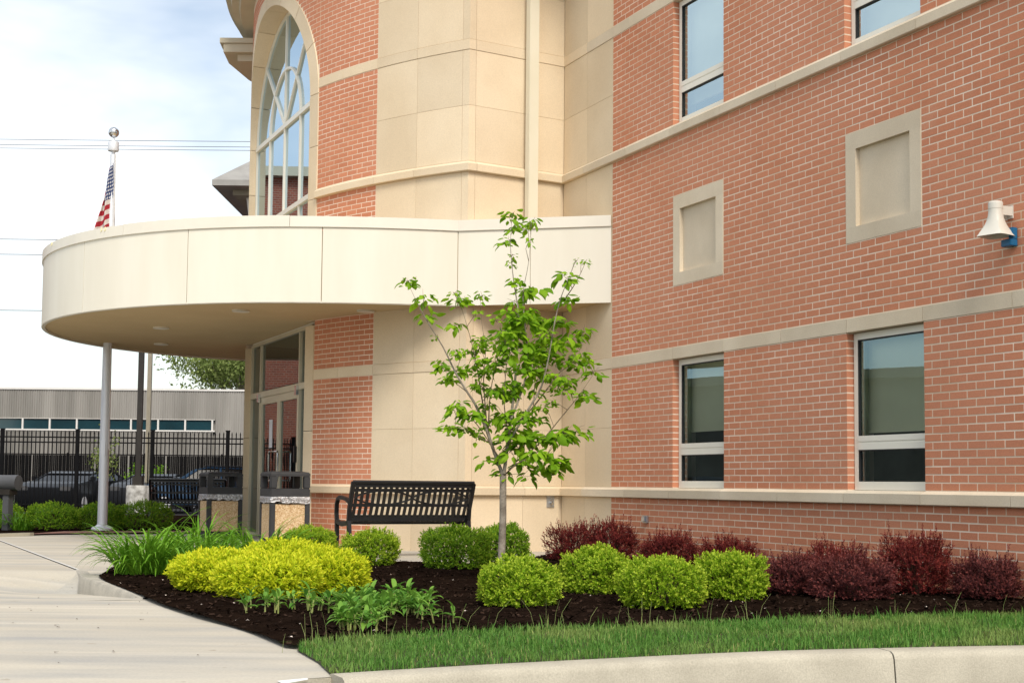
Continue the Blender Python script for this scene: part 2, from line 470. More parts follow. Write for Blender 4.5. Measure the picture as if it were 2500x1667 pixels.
kerb_back = smooth_path([(-.78, 6.12), (-.30, 6.38), (.165, 6.606), (1.168, 7.052), (1.95, 7.29), (2.764, 7.479), (4.2, 7.72), (6.5, 7.95)], 5)
FLARE_A, FLARE_B = Vector((-2.654, 10.0)), Vector((-3.78, 12.17))     # kerb flare: flush end, tall end
def dip(x, y):
    p = Vector((x, y)); d = FLARE_B - FLARE_A
    s = (p - FLARE_A).dot(d) / d.dot(d)
    side = (p.x - FLARE_A.x) * d.y - (p.y - FLARE_A.y) * d.x       # negative on the drive side
    dist = abs(side) / d.length
    if side > .012 or s < 0: return 0.0
    s = min(s, 1.0) if s < 1.004 else s
    w = s if s < 1 else max(0, 1 - (s - 1) / .38)
    w = w * w * (3 - 2 * w) if s > 1 else w
    return -.145 * w * math.exp(-(dist / 1.25) ** 2)
pave_edge = [(-26, -4), (-1.6, -4), (-.95, 6.02), (-.78, 6.12)] + kerb_back[1:] + [(8.5, 8.2), (8.5, 34), (-26, 34)]
near_poly = [(-26, -4), (-1.6, -4), (-.95, 6.02), (-.78, 6.12), (-1.5, 7.9), (-2.62, 9.93), (-26, 5.5)]
# flush paving split where the photograph shows joints
J0, J1 = (-4.1, 13.17), (-7.6, 20.3)
def pave(name, poly, cell=.5): return sheet(name, poly, cell, dip, MAT['concrete'])
pv = pave('pavement', [(-26, -4), (-1.6, -4), (-.95, 6.02), (-.78, 6.12)] + kerb_back[1:] + [(8.5, 8.2), (8.5, 9.318), (-2.60, 9.918), (-26, 7.318)])
dr = pave('driveway', [(-26, 7.33), (-2.60, 9.93), (FLARE_A.x, FLARE_A.y), (FLARE_B.x, FLARE_B.y), (-4.12, 13.15), (-7.62, 20.28), (-26, 20.28)], .2)
pt = pave('entrance_paving', [(-2.60, 9.93), (8.5, 9.33), (8.5, 34), (-26, 34), (-26, 20.31), (-7.59, 20.31), (-4.09, 13.17), (FLARE_B.x, FLARE_B.y), (FLARE_A.x, FLARE_A.y)])
# pale sealant in the joint between drive and entrance paving
MAT['sealant'] = simple('joint_sealant', (.56, .55, .52), (.66, .65, .62), .7, 9)
m = MB(); d = Vector((J1[0] - J0[0], J1[1] - J0[1], 0)); L_ = d.length; d.normalize(); nn = Vector((d.y, -d.x, 0)) * .014
for k in range(14):
    a = Vector((*J0, 0)) + d * (L_ * k / 14); b = Vector((*J0, 0)) + d * (L_ * (k + 1) / 14)
    m.add([a - nn + Vector((0, 0, .004)), a + nn + Vector((0, 0, .004)), b + nn + Vector((0, 0, .004)), b - nn + Vector((0, 0, .004))], [(0, 1, 2, 3)])
o = m.build('joint_sealant', MAT['sealant'], pt)

# kerb flare beside the drive: vertical face and top
fl = MB(); n = 14; rows = []
dF = (FLARE_B - FLARE_A); nF = Vector((dF.y, -dF.x)).normalized()
for k in range(n + 1):
    p = FLARE_A + dF * (k / n)
    zz = dip(p.x - nF.x * -.001, p.y) if False else -.145 * (k / n)
    w = .03 + .20 * min(1, k / n * 1.6)
    top_in = p + nF * w
    rows.append([(p.x - nF.x * .012, p.y - nF.y * .012, zz - .03), (p.x, p.y, -.012), (p.x + nF.x * .015, p.y + nF.y * .015, .010), (top_in.x, top_in.y, .012), (top_in.x, top_in.y, -.2), (p.x + .1 * nF.x, p.y + .1 * nF.y, -.22)])
JB = Vector((-4.12, 13.15))
for k in range(1, 6):
    p = FLARE_B.lerp(JB, k / 5); w = max(0, 1 - (k / 5)); w = w * w * (3 - 2 * w)
    top_in = p + nF * .10
    rows.append([(p.x - nF.x * .012, p.y - nF.y * .012, -.145 * w - .03), (p.x, p.y, -.012 * w), (p.x + nF.x * .015, p.y + nF.y * .015, .004 + .006 * w), (top_in.x, top_in.y, .004 + .008 * w), (top_in.x, top_in.y, -.2), (p.x + .05 * nF.x, p.y + .05 * nF.y, -.22)])
fl.rings(rows)
kf = fl.build('kerb_flare', MAT['kerb_side'], smooth=True)
tag(kf, kind='structure')

# street kerb in cast sections
def kerb_run(pts, name='kerb'):
    prof = [(-.02, -.3), (-.02, .008), (.0, .014), (.125, .012), (.150, .000), (.162, -.025), (.185, -.20), (.185, -.3)]
    ring = []
    for i, p in enumerate(pts):
        a = Vector((*pts[max(i - 1, 0)], 0)); b = Vector((*pts[min(i + 1, len(pts) - 1)], 0))
        dd = (b - a).normalized(); out = Vector((dd.y, -dd.x, 0))
        ring.append([Vector((*p, 0)) + out * o_ + Vector((0, 0, z_)) for o_, z_ in prof])
    return MB().rings(ring).build(name, MAT['kerb'], smooth=True)
def resample(pts, step):
    P = [Vector((*p, 0)) for p in pts]; out = [P[0]]; acc = 0
    for i in range(1, len(P)):
        seg = (P[i] - P[i - 1]).length; t = step - acc
        while t <= seg: out.append(P[i - 1].lerp(P[i], t / seg)); t += step
        acc = seg - (t - step)
    return [(p.x, p.y) for p in out]
kp = resample(kerb_back, .05)
jx = 1.90
i1 = min(range(len(kp)), key=lambda i: abs(kp[i][0] - jx))
root_k = tag(kerb_run(kp[:i1 + 1]), kind='structure')
k2 = kp[i1:]; k2 = [(k2[0][0] + .010, k2[0][1] + .003)] + k2[1:]
i2 = i1 + 60
tag(kerb_run(k2[:]), kind='structure')
# side of the paving towards the street, left of the kerb
sk = MB(); sk.add([(-1.6, -4, .0), (-.95, 6.02, .0), (-.77, 6.13, .0), (-1.6, -4, -.3), (-.95, 6.02, -.3), (-.77, 6.13, -.3)], [(0, 1, 4, 3), (1, 2, 5, 4)])
sk.build('pavement_edge', MAT['kerb'], pv)
MAT['white_paint'] = simple('white_paint', (.78, .78, .76), (.85, .85, .83), .6, 9)
m = MB(); m.add([(-.99, 5.95, .005), (-.875, 6.045, .005), (-.865, 6.00, .005), (-.95, 5.86, .005)], [(0, 1, 2, 3)])
m.build('paint_mark', MAT['white_paint'], pv)

# mulch bed in front of the wing
side_edge = smooth_path([(-.78, 6.60), (-1.067, 6.966), (-1.51, 7.906), (-1.947, 8.626), (-2.47, 9.62), (-2.80, 10.35), (-3.46, 11.75), (-3.62, 12.3), (-3.85, 13.6), (-4.05, 15.5), (-3.95, 17.2), (-3.5, 17.75), (-2.9, 17.3), (-2.45, 16.6), (-1.85, 15.4), (-1.35, 14.62), (-.9, 14.5), (-.35, 14.75), (.1, 15.4), (.42, 16.4), (.62, 17.6)], 5)
grass_edge = smooth_path([(6.4, 10.2), (3.443, 9.307), (2.026, 8.875), (1.2, 8.52), (.589, 8.215), (-.415, 7.776), (-1.0, 7.34), (-1.08, 7.08)], 6)
mulch_poly = [p for p in side_edge if p[1] > 7.1] + [tuple((INNER + DW * t - NW * .02)[:2]) for t in (0.0, 11.0)] + [(6.4, 7.0)][:0] + grass_edge
def mulch_z(x, y):
    e = noise.noise(Vector((x * 1.3, y * 1.3, 0))) * .02 + noise.noise(Vector((x * 9, y * 9, 3))) * .010 + noise.noise(Vector((x * 30, y * 30, 5))) * .006
    return .022 + e
md = sheet('mulch_bed', mulch_poly, .07, mulch_z, MAT['mulch'])
lawn_poly = kerb_back + [(6.5, 10.3)] + grass_edge + [(-1.06, 6.98), (-.9, 6.55)]
lw_ = sheet('lawn_soil', lawn_poly, .15, lambda x, y: .010 + .012 * noise.noise(Vector((x * 2, y * 2, 1))), MAT['soil'])

def scatter_in(poly, n):
    xs = [p[0] for p in poly]; ys = [p[1] for p in poly]; out = []
    while len(out) < n:
        x, y = random.uniform(min(xs), max(xs)), random.uniform(min(ys), max(ys))
        if inside(x, y, poly): out.append((x, y))
    return np.array(out)

# bark chips
P = scatter_in([p for p in mulch_poly], 9000)
P = np.r_[P, scatter_in([p for p in mulch_poly], 14000)[lambda q: q[:, 1] < 12] if False else P[P[:, 1] < 11] + rng.normal(0, .02, (len(P[P[:, 1] < 11]), 2))]
n = len(P); a = rng.uniform(0, math.pi, n); ln = rng.uniform(.005, .020, n); wd = ln * rng.uniform(.2, .5, n); tl = rng.normal(0, .35, (n, 2))
zz = np.array([mulch_z(x, y) for x, y in P]) + .006
dx, dy = np.cos(a), np.sin(a); V = np.zeros((n, 4, 3))
for k, (su, sv) in enumerate(((-1, -1), (1, -1), (.8, 1), (-.8, 1))):
    V[:, k, 0] = P[:, 0] + dx * ln * su - dy * wd * sv; V[:, k, 1] = P[:, 1] + dy * ln * su + dx * wd * sv
    V[:, k, 2] = zz + ln * su * tl[:, 0] + wd * sv * tl[:, 1] + .004
tag(link('bark_chips', mesh_np('bark_chips', V.reshape(-1, 3), np.arange(4 * n).reshape(n, 4)), mat=MAT['chip']), 'dark brown bark chips covering the planting bed', 'mulch', kind='stuff')
# fallen petals
P = scatter_in([p for p in mulch_poly if True], 150); n = len(P); V = np.zeros((n, 4, 3)); a = rng.uniform(0, 6, n); s = rng.uniform(.006, .016, n)
for k in range(4):
    V[:, k, 0] = P[:, 0] + np.cos(a + k * 1.57) * s; V[:, k, 1] = P[:, 1] + np.sin(a + k * 1.57) * s * .7
    V[:, k, 2] = [mulch_z(x, y) + .016 + .006 * (k % 2) for x, y in P]
tag(link('fallen_petals', mesh_np('fallen_petals', V.reshape(-1, 3), np.arange(4 * n).reshape(n, 4)), mat=MAT['petal']), 'pale fallen petals scattered over the dark mulch', 'petals', kind='stuff')
# small litter on the paving
P = np.c_[rng.uniform(-4, -1.2, 46), rng.uniform(6.2, 11, 46)]; P = np.array([p for p in P if not inside(p[0], p[1], mulch_poly) and p[0] < -1.0 - .25 * (p[1] - 6)])
n = len(P); V = np.zeros((n, 4, 3)); a = rng.uniform(0, 3.1, n); s = rng.uniform(.004, .018, n)
for k, (su, sv) in enumerate(((-1, -1), (1, -1), (1, 1), (-1, 1))):
    V[:, k, 0] = P[:, 0] + np.cos(a) * s * su - np.sin(a) * .004 * sv; V[:, k, 1] = P[:, 1] + np.sin(a) * s * su + np.cos(a) * .004 * sv; V[:, k, 2] = .006 + .003 * (k % 2)
tag(link('litter', mesh_np('litter', V.reshape(-1, 3), np.arange(4 * n).reshape(n, 4)), mat=MAT['wood_dark']), 'tiny dark twigs and specks on the pale paving', 'litter', kind='stuff')

# second bed by the flagpole
bed2 = [(-16, 19.2), (-9.5, 19.75), (-7.55, 20.55), (-6.95, 21.6), (-6.9, 22.45), (-4.9, 23.2), (-4.6, 27.0), (-4.2, 33.9), (-16, 33.9)]
sheet('rear_mulch_bed', bed2, .25, lambda x, y: .014 + .008 * noise.noise(Vector((x * 3, y * 3, 2))), MAT['mulch'])
MAT['paver'] = simple('red_paver', (.24, .11, .08), (.32, .16, .12), .9, 20)
sheet('paver_strip', [(-7.35, 21.0), (-6.95, 21.45), (-4.9, 22.6), (-4.9, 23.2), (-6.9, 22.5), (-7.2, 22.3)], .3, lambda x, y: .026, MAT['paver'])
kb = MB(); kb.rings([[(x, y, -.05), (x, y, .05), (x + .05 * .3, y + .12, .05), (x + .02, y + .12, -.05)] for x, y in ((-16, 19.05), (-9.5, 19.62), (-7.6, 20.36), (-7.25, 20.9))])
tag(kb.build('rear_kerb', MAT['kerb']), kind='structure')
# ================================================================== the building
building = empty('school_building', (1.2, 16.55, 0), 0, 'red brick and cream stone building with round entrance and white curved canopy', 'building')
B_INV = Matrix.Translation((-1.2, -16.55, 0))
def bparent(o, parent=building):
    """mesh made in world coordinates -> child of the building (or of a part of it)"""
    o.parent = parent
    if parent is building: o.matrix_parent_inverse = B_INV
    return o

# ---- sweep along the facade line: rotunda arc, corner, return, wing
def facade_path(phi0=PB, u1=UEND, step=R(1.0)):
    n = max(2, int(round((PO - phi0) / step)))
    pts = [tower(phi0 + (PO - phi0) * k / n) for k in range(n + 1)]
    return pts + [INNER.copy(), wing(u1)]
def offset_path(pts, out):
    res = []
    for i, p in enumerate(pts):
        d0 = (pts[i] - pts[i - 1]).normalized() if i > 0 else (pts[1] - pts[0]).normalized()
        d1 = (pts[i + 1] - pts[i]).normalized() if i < len(pts) - 1 else d0
        n0, n1 = Vector((d0.y, -d0.x, 0)), Vector((d1.y, -d1.x, 0))
        mm = (n0 + n1).normalized(); c = mm.dot(n0)
        res.append(p + mm * (out / max(c, .3)))
    return res
def sub_path(pts, s0, s1):
    acc = 0; out = []
    for i in range(len(pts) - 1):
        a, b = pts[i], pts[i + 1]; L = (b - a).length
        if acc + L > s0 - 1e-9 and acc < s1 + 1e-9:
            t0, t1 = max(0, (s0 - acc) / L), min(1, (s1 - acc) / L)
            if t1 > t0:
                if not out: out.append(a.lerp(b, t0))
                out.append(a.lerp(b, t1))
        acc += L
    return out
def path_len(pts): return sum((pts[i + 1] - pts[i]).length for i in range(len(pts) - 1))
def sweep(full, s0, s1, prof, mb=None):
    """solid of section prof [(out, z)] along the path between two lengths, mitred with the whole path"""
    mb = mb or MB()
    base = sub_path(full, s0, s1)
    # mitre direction taken from the whole path
    offs = {}
    rings = []
    for p in base:
        # find local normals on the full path
        best = None
        for i in range(len(full) - 1):
            a, b = full[i], full[i + 1]; ab = b - a
            t = max(0, min(1, (p - a).dot(ab) / ab.dot(ab))); dd = (a + ab * t - p).length
            if best is None or dd < best[0] - 1e-7: best = (dd, i, t)
        _, i, t = best
        d0 = (full[i + 1] - full[i]).normalized(); n0 = Vector((d0.y, -d0.x, 0)); mm = n0; c = 1
        j = None
        if t > 1 - 1e-6 and i + 2 < len(full): j = i + 1
        if t < 1e-6 and i > 0: j = i - 1
        if j is not None:
            d1 = (full[j + 1] - full[j]).normalized(); n1 = Vector((d1.y, -d1.x, 0)); mm = (n0 + n1).normalized(); c = mm.dot(n0)
        rings.append([p + mm * (o_ / c) + Vector((0, 0, z_)) for o_, z_ in prof])
    return mb.rings(rings)

PATH = facade_path()
S_BR0 = 0.0; S_ST0 = TR * (PL - PB); S_CORNER = path_len(PATH[:-2]); S_INNER = S_CORNER + (INNER - CORNER).length
S_W0 = S_INNER + 1.34; S_END = S_W0 + UEND * BR

ZTOP_W = zc(112); ZTOP_T = 8.55
# window/panel openings on the wing: (u0, u1, v0, v1)
WINS = [(7, 12, 0, 21), (22, 27, 0, 21), (7, 12, 60, 81), (22, 27, 60, 81), (37, 42, 0, 21), (37, 42, 60, 81)]
PANS = [(7, 12, 33, 48), (22, 27, 33, 48), (37, 42, 33, 48)]
BANDS = [(-1.75, 0), (21, 23), (58, 60), (81, 83)]

# ---- backing (mortar) of the wing with real openings
def wall_rects(u0, u1, v0, v1, holes):
    us = sorted({u0, u1, *[h[0] for h in holes], *[h[1] for h in holes]}); vs = sorted({v0, v1, *[h[2] for h in holes], *[h[3] for h in holes]})
    out = []
    for j in range(len(vs) - 1):
        run = None
        for i in range(len(us) - 1):
            cu, cv = (us[i] + us[i + 1]) / 2, (vs[j] + vs[j + 1]) / 2
            solid = not any(h[0] < cu < h[1] and h[2] < cv < h[3] for h in holes)
            if solid: run = (run[0], us[i + 1]) if run else (us[i], us[i + 1])
            if (not solid or i == len(us) - 2) and run:
                out.append((run[0], run[1], vs[j], vs[j + 1])); run = None
    return out
e = .03
holes = [(a - e, b + e, c - .05, d + .05) for a, b, c, d in WINS] + [(a + .3, b - .3, c + .8, d - .8) for a, b, c, d in PANS]
mb = MB()
MW = Matrix(((DW.x, NW.x, 0, W0.x), (DW.y, NW.y, 0, W0.y), (0, 0, 1, 0), (0, 0, 0, 1)))   # wing frame: x along, y out, z up
v_lo = -ZL / CO - 3; v_hi = (ZTOP_W - ZL) / CO
for (a, b, c, d) in wall_rects(0, UEND, v_lo, v_hi, holes):
    mb.box((a * BR, -.30, zc(c)), (b * BR, -.0018, zc(d)), MW)
wing_wall = bparent(mb.build('wing_wall', MAT['mortar']))

# ---- bricks
brick_meshes = {}
def brick_mesh(w):
    k = round(w, 3)
    if k not in brick_meshes:
        me = bpy.data.meshes.new('brick')
        h = CO - .0115; wv = k - .0115; c = .0015
        b = MB(); b.box((0, 0, 0), (wv, .10, h)); me.from_pydata(b.v, [], b.f); me.materials.append(MAT['brick']); me.update()
        brick_meshes[k] = me
    return brick_meshes[k]
def runs_for_course(v, u0, u1, blocks):
    segs = [(u0, u1)]
    for a, b, c, d in blocks:
        if c - 1e-6 <= v < d - 1e-6:
            ns = []
            for s, t in segs:
                if b <= s or a >= t: ns.append((s, t)); continue
                if s < a: ns.append((s, a))
                if b < t: ns.append((b, t))
            segs = ns
    return segs
wing_bricks = []
v_courses = [(v_, v_ + 1) for lo, hi in ((-13, -2), (0, 21), (23, 58), (60, 81), (83, 112)) for v_ in range(lo, hi)]
low_shift = .25
for v, _ in v_courses:
    for s, t in runs_for_course(v, 0, UEND, WINS + PANS):
        off = 0.5 if v % 2 else 0.0
        k = math.floor(s - off) + off
        while k < t:
            a, b = max(k, s), min(k + 1, t)
            if b - a > .12: wing_bricks.append((a, b, v + (.25 if v < 0 else 0)))
            k += 1
def frame_ok(u, v):
    return 26.9 < u < 31.9 and -3 < v < 54
cand = sorted([b for b in wing_bricks if frame_ok(b[0], b[2]) and abs(b[1] - b[0] - 1) < .01], key=lambda b: -b[0])[:300]
cs = set(cand)
for a, b, v in cand:
    p = wing(a, random.gauss(0, .0004), zc(v) + .00575) + DW * .00575
    o = link('brick', brick_mesh((b - a) * BR), None, p, (0, 0, math.atan2(DW.y, DW.x)))
    o.rotation_euler = (0, random.gauss(0, .002), math.atan2(DW.y, DW.x))
    o.scale = (1, -1, 1) if False else (1, 1, 1)
    bparent(o, wing_wall)
def brick_field(items, place):
    V = np.zeros((len(items) * 8, 3)); F = np.zeros((len(items) * 6, 4), int)
    f0 = np.array([(0, 3, 2, 1), (4, 5, 6, 7), (0, 1, 5, 4), (1, 2, 6, 5), (2, 3, 7, 6), (3, 0, 4, 7)])
    for i, it in enumerate(items):
        V[i * 8:i * 8 + 8] = place(it); F[i * 6:i * 6 + 6] = f0 + i * 8
    return V, F
g = .00575; dep = .10
def place_wing(it):
    a, b, v = it; j = random.gauss(0, .0004); tz = random.gauss(0, .0007)
    P0, P1 = wing(a) + DW * g, wing(b) - DW * g
    z0, z1 = zc(v) + g + tz, zc(v + 1) - g + tz
    F0, F1 = P0 + NW * j, P1 + NW * (j + random.gauss(0, .0003)); K0, K1 = P0 - NW * dep, P1 - NW * dep
    return [(*F0[:2], z0), (*F1[:2], z0), (*K1[:2], z0), (*K0[:2], z0), (*F0[:2], z1), (*F1[:2], z1), (*K1[:2], z1), (*K0[:2], z1)]
rest = [b for b in wing_bricks if b not in cs]
V, F = brick_field(rest, place_wing)
o = bparent(link('brickwork', mesh_np('brickwork', V, F, MAT['brick'])), wing_wall); o['kind'] = 'stuff'

# ---- rotunda wall: backing, brick strip, stone
def arc_backing(p0, p1, z0, z1, o0, o1, name, mat, parent, step=R(1.0)):
    n = max(1, int(abs(p1 - p0) / step)); rs = []
    for k in range(n + 1):
        ph = p0 + (p1 - p0) * k / n
        rs.append([tower(ph, o0, z0), tower(ph, o1, z0), tower(ph, o1, z1), tower(ph, o0, z1)])
    return bparent(MB().rings(rs).build(name, mat), parent)
tower_wall = arc_backing(PB, PL, -.2, ZTOP_T, -.30, -.0018, 'rotunda_wall', MAT['mortar'], building)
arc_backing(-R(75), -PB, -.2, ZTOP_T, -.30, -.0018, 'rotunda_rear_wall', MAT['mortar'], building)
tb = []
nb = (PL - PB) * TR / BR
for v, _ in v_courses:
    if zc(v) > ZTOP_T - .08: continue
    off = .5 if v % 2 else 0
    k = -off
    while k < nb:
        a, b = max(k, 0), min(k + 1, nb)
        if b - a > .12: tb.append((PB + a * BR / TR, PB + b * BR / TR, v + (.25 if v < 0 else 0)))
        k += 1
    k = -off; nb2 = R(22) * TR / BR
    while k < nb2:
        a, b = max(k, 0), min(k + 1, nb2)
        if b - a > .12: tb.append((-PB - b * BR / TR, -PB - a * BR / TR, v + (.25 if v < 0 else 0)))
        k += 1
def place_tower(it):
    a, b, v = it; j = random.gauss(0, .0004)
    da = g / TR; z0, z1 = zc(v) + g, zc(v + 1) - g
    F0, F1, K0, K1 = tower(a + da, j), tower(b - da, j), tower(a + da, -dep), tower(b - da, -dep)
    return [(*F0[:2], z0), (*F1[:2], z0), (*K1[:2], z0), (*K0[:2], z0), (*F0[:2], z1), (*F1[:2], z1), (*K1[:2], z1), (*K0[:2], z1)]
V, F = brick_field(tb, place_tower)
o = bparent(link('brickwork', mesh_np('brickwork', V, F, MAT['brick'])), tower_wall); o['kind'] = 'stuff'

# backing of the stone part (joint colour): arc, return, strip on the wing
stone_wall = bparent(sweep(PATH, S_ST0, S_W0, [(-.30, -.2), (-.007, -.2), (-.007, ZTOP_W), (-.30, ZTOP_W)]).build('stone_wall', MAT['stone_joint']))
JG = .002
rows_v = [(-13, -1.75), (0, 10.5), (10.5, 21), (23, 34.6), (34.6, 46.3), (46.3, 58), (60, 70.5), (70.5, 81), (83, 94), (94, 112)]
s_mid1 = (S_ST0 + S_CORNER) / 2 - .05
cols_s = [(S_ST0, s_mid1), (s_mid1, S_CORNER - .10), (S_CORNER - .10, S_CORNER + .095), (S_CORNER + .095, S_CORNER + .84), (S_CORNER + .84, S_INNER), (S_INNER, S_INNER + .66), (S_INNER + .66, S_W0)]
for r0, r1 in rows_v:
    for s0, s1 in cols_s:
        a = s0 + JG; b = s1 - JG
        if abs(s1 - S_INNER) < 1e-6: b = s1 - .001
        if abs(s0 - S_INNER) < 1e-6: a = s0 + .016
        z0, z1 = zc(r0) + JG * .8, min(zc(r1), ZTOP_W) - JG * .8
        bparent(sweep(PATH, a, b, [(-.05, z0), (-.001, z0), (0.0, z0 + .002), (0.0, z1 - .002), (-.001, z1), (-.05, z1)]).build('stone_panel', MAT['stone']), stone_wall)

# ---- ledge, bands and sills in cast blocks
def block_course(name, s_cuts, prof, mat, parent_of):
    for i in range(len(s_cuts) - 1):
        a, b = s_cuts[i] + .0025, s_cuts[i + 1] - .0025
        bparent(sweep(PATH, a, b, prof).build(name, MAT['stone'] if a < S_W0 - .7 else mat), parent_of(a))
def cuts(step_w, first=None, s_start=0.0):
    c = [s_start, TR * (PL - PB), s_mid1, S_CORNER + .095, S_CORNER + .84, S_INNER + .66] if step_w > 3 else [s_start, TR * (PL - PB) * .5, TR * (PL - PB), s_mid1, S_CORNER + .095, S_CORNER + .84, S_INNER + .66]
    u = first if first is not None else 0
    while u < UEND: c.append(S_W0 + u * BR); u += step_w
    return c + [S_END]
par = lambda s: tower_wall if s < S_ST0 else (stone_wall if s < S_W0 - .7 else wing_wall)
zl0, zl1 = zc(-1.75), zc(0)
ledge_prof = [(-.08, zl0 + .004), (.048, zl0), (.055, zl0 + .006), (.055, zl1 - .028), (.048, zl1 - .024), (.002, zl1 - .001), (-.08, zl1 - .001)]
block_course('ledge_block', cuts(5, 2), ledge_prof, MAT['stone_grey'], par)
def band_prof(v0, v1): return [(-.08, zc(v0) + .003), (.004, zc(v0) + .003), (.006, zc(v0) + .006), (.006, zc(v1) - .006), (.004, zc(v1) - .003), (-.08, zc(v1) - .003)]
band_cuts = [0, TR * (PL - PB) * .45, TR * (PL - PB), s_mid1, S_CORNER + .095, S_CORNER + .84, S_INNER + .66, S_W0 + .02, S_W0 + 2 * BR] + [S_W0 + x * BR for x in (7, 12, 17, 22, 27, 32, 37, 42)] + [S_END]
block_course('band_block', band_cuts, band_prof(21, 23), MAT['stone_grey'], par)
block_course('band_block', band_cuts, band_prof(81, 83), MAT['stone_grey'], par)
z0, z1 = zc(58), zc(60)
sill_prof = [(-.08, z0 + .004), (.040, z0), (.052, z0 + .008), (.052, z1 - .042), (.045, z1 - .036), (.003, z1 - .002), (-.08, z1 - .002)]
block_course('sill_block', cuts(5, 2), sill_prof, MAT['stone_grey'], par)

# ---- blank stone panels in the wing
for (a, b, c, d) in PANS:
    fl_, fr, ft, fb = .14, .14, .155, .14
    x0, x1, z0, z1 = a * BR + .004, b * BR - .004, zc(c) + .004, zc(d) - .004
    t = MB(); y0, y1 = -.1, .004
    for (p, q, r, s) in ((x0, x1, z1 - ft, z1), (x0, x1, z0, z0 + fb), (x0, x0 + fl_, z0 + fb, z1 - ft), (x1 - fr, x1, z0 + fb, z1 - ft)):
        t.box((p, y0, r), (q, y1, s), MW)
    pw = bparent(t.build('stone_surround', MAT['stone_grey']))
    t = MB().box((x0 + fl_ - .01, -.1, z0 + fb - .01), (x1 - fr + .01, -.042, z1 - ft + .01), MW)
    bparent(t.build('recessed_slab', MAT['stone_grey']), pw)

# ---- wing windows
for wi, (a, b, c, d) in enumerate(WINS):
    x0, x1, z0, z1 = a * BR + .004, b * BR - .004, zc(c) + .002, zc(d) - .004
    yf, yb = -.075, -.155
    zr0, zr1 = zc(c + 5.35), zc(c + 7.2)
    fw = .055
    t = MB()
    t.box((x0, yb, z0 + .0), (x0 + fw, yf, z1), MW).box((x1 - fw, yb, z0), (x1, yf, z1), MW)
    t.box((x0 + fw, yb, z1 - .06), (x1 - fw, yf, z1), MW).box((x0 + fw, yb, z0), (x1 - fw, yf + .004, z0 + .075), MW)
    t.box((x0 + fw, yb, zr0), (x1 - fw, yf, zr1), MW)
    zm = (zr0 + zr1) / 2
    t.box((x0 + fw, yf, zm + .012), (x1 - fw, yf + .006, zr1), MW).box((x0 + fw, yf, zr0), (x1 - fw, yf + .006, zm - .006), MW)
    win = bparent(t.build('window', MAT['frame']))
    t = MB()
    for (p, q) in ((z0 + .075, zr0), (zr1, z1 - .06)):
        t.box((x0 + fw, yf - .030, p), (x0 + fw + .012, yf - .001, q), MW).box((x1 - fw - .012, yf - .030, p), (x1 - fw, yf - .001, q), MW)
        t.box((x0 + fw + .012, yf - .03, q - .012), (x1 - fw - .012, yf - .001, q), MW)
    bparent(t.build('gasket', MAT['gasket']), win)
    for (p, q) in ((z0 + .075, zr0), (zr1, z1 - .06)):
        t = MB(); v_ = [MW @ Vector((x, yf - .02, z)) for x, z in ((x0 + fw, p), (x1 - fw, p), (x1 - fw, q), (x0 + fw, q))]
        t.add(v_, [(0, 1, 2, 3)])
        bparent(t.build('pane', MAT['glass_upper' if c > 30 else 'glass'], recalc=False), win)
    drop = [zc(9.5), zc(8.0), zc(64), zc(60.8), zc(8), zc(66)][wi]
    ys = yb - .085
    t = MB().box((x0 - .3, ys, drop), (x1 - .02, ys + .005, z1 + .02), MW).box((x0 - .3, ys - .012, drop - .025), (x1 - .02, ys + .017, drop), MW)
    bparent(t.build('roller_shade', MAT['shade']), win)
    t = MB().box((x0 - .02, yb - .075, z0 - .02), (x0 + .012, yb - .001, z1 + .02), MW)
    bparent(t.build('reveal_lining', MAT['lining']), win)
# rooms behind the wing windows: one shell for each storey
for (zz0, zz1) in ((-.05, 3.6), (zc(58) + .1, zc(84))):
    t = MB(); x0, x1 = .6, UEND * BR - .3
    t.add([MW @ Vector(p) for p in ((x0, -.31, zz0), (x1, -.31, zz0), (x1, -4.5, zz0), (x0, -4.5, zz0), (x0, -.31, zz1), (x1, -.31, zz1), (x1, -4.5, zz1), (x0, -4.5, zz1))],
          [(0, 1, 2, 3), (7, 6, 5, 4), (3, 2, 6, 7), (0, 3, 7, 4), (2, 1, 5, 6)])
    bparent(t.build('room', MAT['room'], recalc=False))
# roof slab over the wing so that the sky does not light the rooms
t = MB().box((-1.34, -9, ZTOP_W - .02), (UEND * BR, -.02, ZTOP_W + .15), MW)
bparent(t.build('wing_roof', MAT['coping']))
t = MB().box((UEND * BR - .3, -9, -.2), (UEND * BR, -.305, ZTOP_W - .03), MW)
bparent(t.build('wing_end_wall', MAT['mortar']))

# ---- bay: surround with arch, glazing, doors
OA = 1.75                     # half opening
ZSPR = 6.24                    # springing of the arch
DGL = math.sqrt(TR * TR - OA * OA) - .11    # glazing plane
def wall_d(a): return math.sqrt(max(0, TR * TR - a * a))
RING_O = TR * math.sin(PB) + .0
